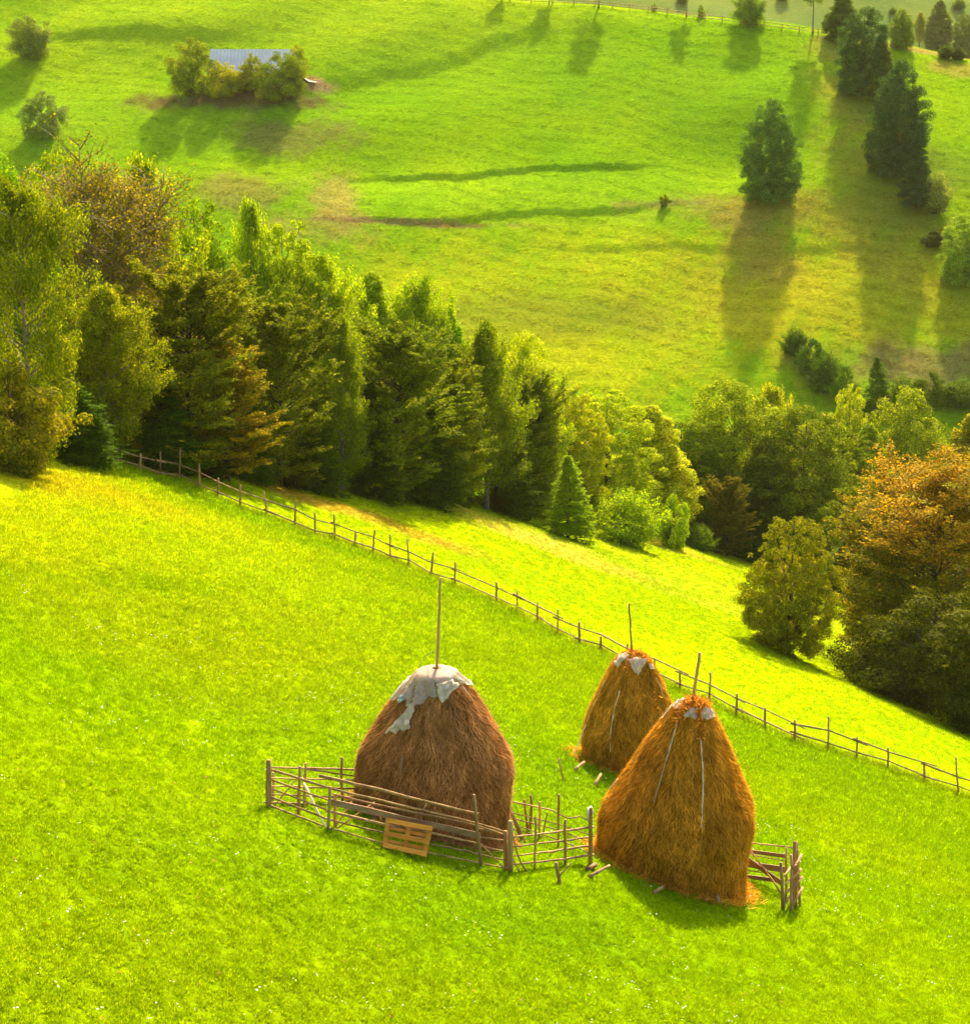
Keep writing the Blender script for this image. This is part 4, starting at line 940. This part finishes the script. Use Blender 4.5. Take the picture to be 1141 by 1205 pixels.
        for i in range(n): fs.append((0, 1+i, 1+(i+1) % n))
        for r_ in range(1, R_):
            for i in range(n): a = 1+(r_-1)*n; b = a+n; fs.append((a+i, b+i, b+(i+1) % n, a+(i+1) % n))
        mb = MB(); mb.add(vs, fs); o = mb.build(name, M[mat], s.root); o.modifiers.new('thick', 'SOLIDIFY').thickness = .006; return o
    def straw(s, pts, n, spread=.10, col=(.80,.35,.04), L=.07):
        """curly bright straw along hit points"""
        r = np.random.RandomState(s.seed+n); q = [s.hit(u, v, .06)[0] if v > 0 else None for u, v in pts]; S = []
        for _ in range(n):
            k = r.randint(len(q)-1) if len(q) > 1 else 0; a = q[k].lerp(q[min(k+1, len(q)-1)], r.rand())+Vector(r.normal(0, 1, 3))*spread
            d = Vector(r.normal(0, 1, 3)).normalized()*L*r.uniform(.4, 1.2); e = d.cross(Vector(r.normal(0, 1, 3))).normalized()*r.uniform(.006, .013)
            b = a+d+Vector((0,0,-.02)); c2 = b+(d+Vector(r.normal(0,1,3))*L*.6)*.6
            S.append([a-e, a+e, b+e, b-e]); S.append([b-e, b+e, c2+e*.4, c2-e*.4])
        S = np.array([[list(v) for v in x] for x in S])-np.array(list(s.g))
        me = quadmesh('straw_tuft', S, M['hay'], r.rand(len(S))); o = link(bpy.data.objects.new('straw_tuft', me), s.root); o.color = col+(1,)
random.seed(17)
s1 = Stack(508, 966, 514, 786, [(0,1.58),(.1,1.63),(.2,1.66),(.35,1.67),(.48,1.55),(.6,1.34),(.72,1.08),(.84,.78),(.93,.50),(.98,.36),(1,.03)], 3, 'haystack', (.54,.25,.075),
           'broad brown haystack in the rail pen with a white plastic cap and tall pole')
s1.hay(50000); s1.pole(518, 680, .035)
s1.sheet('plastic_cap', 'plastic', [(462,823),(470,821),(478,826),(484,831),(492,829),(500,824),(507,820),(514,817),(521,813),(530,806),(538,803),(543,802)], off=.07, crumple=.10, dflt=.88)
s1.patch('plastic_scrap', 'film', [(514,805),(532,800),(540,806),(528,818),(521,828),(515,820)], .10)
s1.patch('plastic_tail', 'film', [(482,828),(488,830),(486,838),(480,852),(476,861),(470,857),(466,863),(460,860),(452,863),(462,852),(472,842)], .08)
s1.patch('hanging_bottle', 'blue_bottle', [(468,818),(474,816),(474,824),(469,828)], .10)
s1.patch('hanging_bag', 'plastic', [(477,848),(481,847),(482,857),(477,859)], .12)
s1.withe([(517,786),(513,803),(510,822),(505,846)], .022, 'rail')
s1.withe([(542,806),(549,815),(557,825)], .016, 'pale_wood')
a = P(512, 749, s1.Z); a.y = s1.g.y; MB().tube([a, P(500, 772, s1.Z-.1), P(491, 790, s1.Z-.2), s1.hit(484, 806)[0]], .008, 4).build('rope', M['rope'], s1.root, off=s1.g)
s2 = Stack(790, 1026, 815, 822, [(0,1.70),(.06,1.66),(.15,1.70),(.28,1.74),(.38,1.66),(.5,1.42),(.62,1.17),(.75,.9),(.87,.62),(.95,.42),(1,.2)], 5, 'haystack', (.72,.33,.025),
           'largest orange-brown haystack at the front right with a leaning pole')
s2.hay(58000); s2.pole(823, 768, .044)
s2.patch('plastic_scrap', 'plastic', [(788,829),(794,822),(808,821),(806,829),(795,834)], .07)
s2.patch('plastic_scrap', 'plastic', [(804,842),(811,833),(820,833),(821,845),(812,845)], .08)
s2.patch('plastic_scrap', 'plastic', [(824,838),(830,831),(839,836),(841,843),(832,847),(826,846)], .08)
s2.straw([(800,833),(808,826),(815,823),(824,826),(832,830)], 700, .06); s2.straw([(820,828),(822,840),(823,853),(825,866)], 450, .04); s2.straw([(812,828),(804,838),(796,850)], 320, .05)
s2.withe([(797,850),(788,880),(779,910),(769,944)]); s2.withe([(824,868),(826,900),(827,925),(826,950),(825,975)]); s2.withe([(727,916),(717,930)], .02)
s2.log((693,1035), (717,1019)); s2.log((769,1054), (780,1044)); s2.log((845,1064), (840,1047), .05, 'rail'); s2.log((876,1060), (862,1048), .045, 'rail'); s2.log((692,1026), (700,1019), .06, 'dark_wood'); s2.log((880,1052),(868,1044),.04)
s3 = Stack(738, 906, 745, 767, [(0,1.42),(.05,1.33),(.12,1.22),(.25,1.28),(.38,1.26),(.5,1.14),(.62,.98),(.75,.80),(.86,.62),(.94,.46),(.98,.34),(1,.2)], 8, 'haystack', (.74,.36,.028),
           'smaller golden haystack behind the largest one, with a thin straight pole')
s3.hay(36000); s3.pole(740, 710, .032)
s3.patch('plastic_scrap', 'plastic', [(722,780),(728,771),(738,766),(741,770),(733,777),(726,785)], .06)
s3.patch('plastic_scrap', 'film', [(738,776),(748,773),(761,774),(757,784),(750,795),(744,787)], .08)
s3.patch('plastic_scrap', 'film', [(763,780),(768,782),(771,788),(765,787)], .06)
s3.straw([(737,769),(745,767),(755,771),(762,777)], 500, .05); s3.straw([(745,770),(741,780),(738,788)], 220, .04); s3.straw([(768,820),(772,835)], 60, .05)
s3.withe([(729,813),(722,838),(718,862),(718,885)], .015); s3.withe([(772,798),(777,810),(781,821)], .015); s3.withe([(712,800),(700,826),(690,850)], .013)
A = ground_at(676, 897); A.z = s3.hit(690, 852)[0].z
s3.log((676,909), (687,897), .045, 'rail'); s3.log((699,927), (707,911), .04)
a = s3.hit(690,852)[0]; b = P(675,889,depth(*a)); stick(a, b, .016, .012).build('binding_stick', M['pale_wood'], s3.root, off=s3.g)

# ------------------------------------------------------------------ pen around the left haystack
random.seed(23)
def G(u, v): return ground_at(u, v)
def post(parent, off, ub, vb, ut, vt, r=.035, mat='rail', dZ=0):
    g = G(ub, vb); Z = depth(*g); t = PY(ut, vt, g.y); t.y = g.y+dZ; mb = MB(); fence_post(mb, g-Vector((0,0,.12)), t, r); return mb.build('post', M[mat], parent, off=off)
def line_depth(line):
    """depth at pixel column u over a ground line given by base pixels"""
    gs = [(p[0], depth(*G(*p))) for p in line]; us = [a for a, _ in gs]; zs = [b for _, b in gs]
    return lambda u: float(np.interp(u, us, zs))
def rail(parent, off, zf, pts, r=.03, mat='rail', dz=-.05, name='rail', wob=.015):
    q = [P(u, v, zf(u)+dz) for u, v in pts]; R_ = []
    for a, b in zip(q[:-1], q[1:]):
        n = max(2, int((b-a).length/.35))
        for k in range(n): R_.append(a.lerp(b, k/n)+Vector([random.uniform(-wob, wob)*.5 for _ in range(3)])*(1 if R_ else 0))
    R_.append(q[-1]); n = len(R_); flip = random.random() < .5
    r *= .82
    MB().tube(R_, [r*(1-.35*(k/n if flip else 1-k/n)) for k in range(n)], 6, .12).build(name, M[mat], parent, off=off)
# front run
pf = G(315,950); fr = empty('pole_fence', pf); tag(fr, 'front pole fence of the haystack pen, sloping rails and a wide dark plank', 'fence', 'fences of the haystack pen')
zf = line_depth([(313,950),(350,959),(385,975),(450,994),(510,1007),(566,1020),(601,1026)])
for p in [(314.7,950,316.6,894.5,.062),(321,945,321.6,909,.028),(350.5,960,352.5,902,.034),(385,977,389,926,.034),(394.5,976,394.5,934,.036),(566.4,1021,557.3,935,.036),(594.6,1024,595,978,.05),(600.7,1027,600,966,.062)]:
    post(fr, pf, *p[:4], r=p[4])
for pts, r, dz in [([(319,906),(387,928),(446,942),(520,959),(563,969.6),(598,980.6)],.034,-.07),([(319,917.6),(387,941.7)],.028,-.06),([(319,928),(385,953)],.028,-.07),
    ([(319,938),(385,964),(450,980),(506,993),(595,1012.5)],.028,-.06),([(318,948),(383,973.5),(449,992),(505,1004),(597,1022)],.028,-.07),
    ([(375,913),(440,928),(520,948.5),(563,958)],.045,-.12),([(392,935),(439,946.5),(520,963),(565,973),(598,985)],.032,.03),
    ([(383,954),(452,970.6),(509,980.6),(568,994)],.038,-.10),([(560,985),(597,990)],.03,-.06),([(561,975),(598,983)],.028,.04),([(566,996),(597,1003)],.026,-.05)]:
    rail(fr, pf, zf, pts, r, dz=dz)
rail(fr, pf, zf, [(357,921.5),(370,947),(383,974.5)], .03, 'pale_wood', -.12, 'brace'); rail(fr, pf, zf, [(347,918.6),(323,948.5)], .018, 'rail', .08, 'brace')
rail(fr, pf, zf, [(413.8,943.6),(392.6,975.5)], .024, 'rail', .08, 'brace'); rail(fr, pf, zf, [(441,944),(396,975.5)], .024, 'rail', .12, 'brace'); rail(fr, pf, zf, [(570,998),(594.6,1024)], .026, 'rail', -.1, 'brace')
MB().board(P(386,943.5,zf(386)-.14), P(564,984,zf(564)-.14), .125, .03).build('plank', M['dark_wood'], fr, False, pf)
g = G(472,975); t = PY(472,889,g.y); mb = MB(); fence_post(mb, g, t, .03); mb.build('post', M['rail'], fr, off=pf)
for (u, v, u2, v2) in [(494,962,502,945),(446,958,450,968),(533,978,533,999),(447,960,436,949)]:
    rail(fr, pf, zf, [(u,v),(u2,v2)], .03, 'rail', .1, 'brace')
# rear-left run
zr = line_depth([(312,948),(357,950),(402,945),(460,937),(520,930)])
pb = G(357.5,950); bk = empty('pole_fence', pb); tag(bk, 'rear pole fence of the pen, showing only left of the broad brown haystack', 'fence', 'fences of the haystack pen')
for p in [(357.5,950,359.4,898,.034),(402,945,402,891.5,.034),(455,938,455,885,.034)]: post(bk, pb, *p[:4], r=p[4])
for pts, r in [([(313.5,903),(360,904),(420,905.5),(460,906)],.032),([(360,905),(420,914),(455,918)],.028),([(312.7,915.7),(418,918),(455,919)],.028),([(312.7,925),(414,928),(455,929)],.03),([(311.6,935),(413,938.6)],.028),([(310.6,944.6),(413,948)],.034)]:
    rail(bk, pb, zr, pts, r)
# right front run
zs = line_depth([(601,1026),(629,1022),(665,1017),(695,1017)])
pr3 = G(629,1022); rt3 = empty('pole_fence', pr3); tag(rt3, 'pole fence between the broad brown haystack and the largest haystack, nearest side', 'fence', 'fences of the haystack pen')
for p in [(629,1022.5,630,961,.026),(664.5,1017,665,964.7,.036),(694,1018,695,951,.05)]: post(rt3, pr3, *p[:4], r=p[4])
for pts, r in [([(602,985.5),(650,980),(698,973)],.034),([(603,996.5),(650,991),(693,985.5)],.03),([(604,1007.6),(650,1002),(695,995.3)],.032),([(602,1017.4),(650,1013),(698,1006)],.034)]: rail(rt3, pr3, zs, pts, r)
rail(rt3, pr3, zs, [(603,982),(607,1000),(613,1015),(620,1027)], .026, 'rail', -.12, 'brace'); rail(rt3, pr3, zs, [(603,1010),(611,1026)], .022, 'rail', -.1, 'brace')
# right rear run
zt = line_depth([(590,975),(620,980),(657,997),(700,1006)])
pr4 = G(623,979); rt4 = empty('pole_fence', pr4); tag(rt4, 'rear pole fence with crooked stakes right of the broad brown haystack', 'fence', 'fences of the haystack pen')
for p in [(618.7,992,594,939,.05),(622,981,617,941,.032),(623,979,625,936,.036),(635,988,634.4,944,.03),(637.5,980,643.7,956,.022),(656.4,997,657.4,935,.03)]: post(rt4, pr4, *p[:4], r=p[4])
for pts, r in [([(585,940),(597,942.6),(650,954),(668,963),(682,961),(692,966)],.024),([(588,953),(657,970),(700,985)],.02),([(590,960),(660,978),(695,992)],.02),([(591,966),(656,988),(695,1005)],.022),([(590,973),(640,985)],.02)]: rail(rt4, pr4, zt, pts, r)
# white rag
gq = G(694,1018); Zq = depth(*gq)-.12; mb = MB(); vs = []; fs = []; nn = 8
out = [(691,954),(696,951),(698,957),(695,962),(697,968),(692,969),(690,965),(691,960)]
ctr = P(693.5,960,Zq-.05)
ring0 = [P(u,v,Zq) for u, v in out]; ring1 = [ctr.lerp(p, .6)+Vector((0,-.06+.04*((i*7) % 3),0)) for i, p in enumerate(ring0)]; ring2 = [p+Vector((0,.14,0)) for p in ring0]
vs = [ctr+Vector((0,-.05,0))]+ring1+ring0+ring2
fs = [(0,1+i,1+(i+1) % 8) for i in range(8)]+[(1+i,9+i,9+(i+1) % 8,1+(i+1) % 8) for i in range(8)]+[(9+i,17+i,17+(i+1) % 8,9+(i+1) % 8) for i in range(8)]
mb.add(vs, fs); o = mb.build('rag', M['cloth']); tag(o, 'whitish rag hung over the pen post beside the largest haystack', 'rag')

# corner fence right of the largest haystack
zc = line_depth([(860,1046),(900,1050),(921,1060)])
pc = G(921,1072); cf = empty('board_fence', pc); tag(cf, 'broken corner fence of boards and poles right of the largest haystack', 'fence', 'fences of the haystack pen')
zl = lambda u: depth(*G(921,1060))+.75+(930-u)*.004
for pts, r in [([(866,989.5),(933,998)],.03),([(866,1003),(923,1013)],.022),([(866,1022),(896,1027)],.022)]: rail(cf, pc, zl, pts, r)
for a, b, w in [((866,1000),(926,1007.8),.09),((866,1015),(926,1024),.15),((866,1029.5),(922,1038),.10)]:
    MB().board(P(*a, zl(a[0])+.05), P(*b, zl(b[0])+.05), w, .025).build('board', M['dark_wood'], cf, False, pc)
MB().board(P(870,1004,zl(870)-.15), P(921,1041,zl(921)-.4), .11, .03).build('board', M['dark_wood'], cf, False, pc)
rail(cf, pc, lambda u: zl(u)-.3-(u-870)*.006, [(877,994),(898,1022),(920,1053)], .03, 'rail', 0, 'brace')
zp = depth(*G(921,1072))
for (ub, vb, ut, vt, r, dd) in [(921,1073,918.8,1015,.042,0),(931.7,1069,931,1006,.04,.1),(925,1050,925,998,.03,.75),(933.5,1052,935,990,.055,.7),(941.4,1050,937.7,992,.032,.75),(937,1058,938,1000,.03,.5)]:
    Z = zp+dd; a = P(ub, vb, Z); b = P(ut, vt, Z); a.z = H(a.x, a.y)-.1; mb = MB(); fence_post(mb, a, b, r); mb.build('post', M['rail'], cf, off=pc)
for a, b, r in [((943,1006),(933,1023),.04),((930,1021),(923,1031),.035),((942,1023),(932.5,1035),.035),((930,1034),(924,1041),.03),((944,1032),(932.5,1046),.034),((930,1045),(924,1053),.03),((944,1045),(932.5,1065),.036),((930,1053),(925,1063),.03),((941,1014),(935,1020),.03)]:
    A = P(*a, zp+.75); B = P(*b, zp-.1); stick(A, B, r*.85, r*.75, 3, .004, 6).build('rail', M['rail'], cf, off=pc)

# pallet leaning on the pen
Zp = zf(480)-.22
TL, TR, BR, BL_ = [P(u, v, Zp+d) for u, v, d in ((454,964,.02),(508.8,974.5,.02),(501.5,1008,-.22),(450,997,-.22))]
BL_.z = max(BL_.z, H(BL_.x, BL_.y)+.01)
pp = empty('wooden_pallet', BL_); tag(pp, 'bright orange wooden pallet leaning against the front of the pen', 'pallet')
nrm = (TR-TL).cross(BL_-TL).normalized()
if nrm.y > 0: nrm = -nrm
def bil(a, b): return TL.lerp(TR, a).lerp(BL_.lerp(BR, a), b)
for b in (.06,.53,.95):
    MB().board(bil(0,b)+nrm*.05, bil(1,b)+nrm*.05, .10, .022, up=(TL-BL_).normalized()).build('slat', M['pallet'], pp, False, BL_)
for a in (.045,.5,.955):
    MB().board(bil(a,0), bil(a,1), .09, .075, up=(TR-TL).normalized()).build('bearer', M['pallet'], pp, False, BL_)
for b in (.04,.27,.73):
    MB().board(bil(0,b)-nrm*.05, bil(1,b)-nrm*.05, .07, .02, up=(TL-BL_).normalized()).build('slat', M['pallet'], pp, False, BL_)

# loose stakes
def stake(name, label, parts):
    g = G(*parts[0][0]); o = empty(name, g); tag(o, label, 'stake'); Z = depth(*g)
    for i, (a, b, r) in enumerate(parts):
        A = P(*a, Z); B = P(*b, Z)
        if i == 0: A = g-Vector((0,0,.08)); 
        stick(A, B, r, r*.85, 4, .004).build('stem' if i == 0 else 'side_branch', M['rail'], o, off=g)
stake('wooden_stake', 'short forked stake stuck in the grass in front of the pen', [((659,1040),(654,1015),.045),((658,1031),(671,1016),.018)])
stake('wooden_stake', 'single leaning stake alone in the grass left of the rear haystack', [((664,921),(657,892),.026)])

# ------------------------------------------------------------------ air, light, camera
HAZE = True
if HAZE:
    mb = MB(); X0, X1, Y0, Y1, Z0, Z1 = -710, 710, -70, 1510, -12, 0
    Z1 = 1200; Z0 = float(GZ.min())-1
    Z1 = float(max(GZ.max()+5, CAMZ+5))
    mb.add([(X0,Y0,Z0),(X1,Y0,Z0),(X1,Y1,Z0),(X0,Y1,Z0),(X0,Y0,Z1),(X1,Y0,Z1),(X1,Y1,Z1),(X0,Y1,Z1)], [(3,2,1,0),(4,5,6,7),(0,1,5,4),(1,2,6,5),(2,3,7,6),(3,0,4,7)])
    m, nt, out = new_mat('haze_air'); v = N(nt, 'ShaderNodeVolumePrincipled'); v.inputs['Color'].default_value = (.95,.88,.50,1); v.inputs['Density'].default_value = HAZE_D; v.inputs['Anisotropy'].default_value = .3
    nt.links.new(v.outputs[0], out.inputs['Volume']); o = mb.build('haze', m, None, False); tag(o, 'thin pale summer haze in the valley air', 'haze', kind='stuff')
    o.display_type = 'WIRE'
EL, AZ = math.radians(37), math.radians(11)
S = Vector((math.sin(AZ)*math.cos(EL), math.cos(AZ)*math.cos(EL), math.sin(EL)))
ld = bpy.data.lights.new('sun', 'SUN'); ld.energy = SUN_E; ld.angle = math.radians(1.5); ld.color = (1,.86,.56)
lo = link(bpy.data.objects.new('sun', ld)); lo.rotation_euler = S.to_track_quat('Z', 'Y').to_euler(); lo.location = (0,0,200)
w = bpy.data.worlds.new('World'); SC.world = w; w.use_nodes = True; nt = w.node_tree
bg = nt.nodes.get('Background') or nt.nodes.new('ShaderNodeBackground'); sky = nt.nodes.new('ShaderNodeTexSky'); sky.sky_type = 'NISHITA'; sky.sun_disc = False
sky.sun_elevation = EL; sky.sun_rotation = AZ; sky.dust_density = 5; sky.ozone_density = .4
nt.links.new(sky.outputs[0], bg.inputs[0]); bg.inputs[1].default_value = SKY_S
cd = bpy.data.cameras.new('camera'); cd.sensor_fit = 'HORIZONTAL'; cd.sensor_width = 36; cd.lens = F/1141*36; cd.clip_end = 4000; cd.clip_start = .5
co_ = link(bpy.data.objects.new('camera', cd)); co_.location = (0,0,CAMZ); co_.rotation_euler = (PI/2-PT, 0, 0); SC.camera = co_
SC.view_settings.view_transform = 'Standard'; SC.view_settings.look = 'None'; SC.view_settings.gamma = 1; SC.view_settings.exposure = EXPO
SC.cycles.max_bounces = 8; SC.cycles.transparent_max_bounces = 12; SC.cycles.volume_bounces = 0
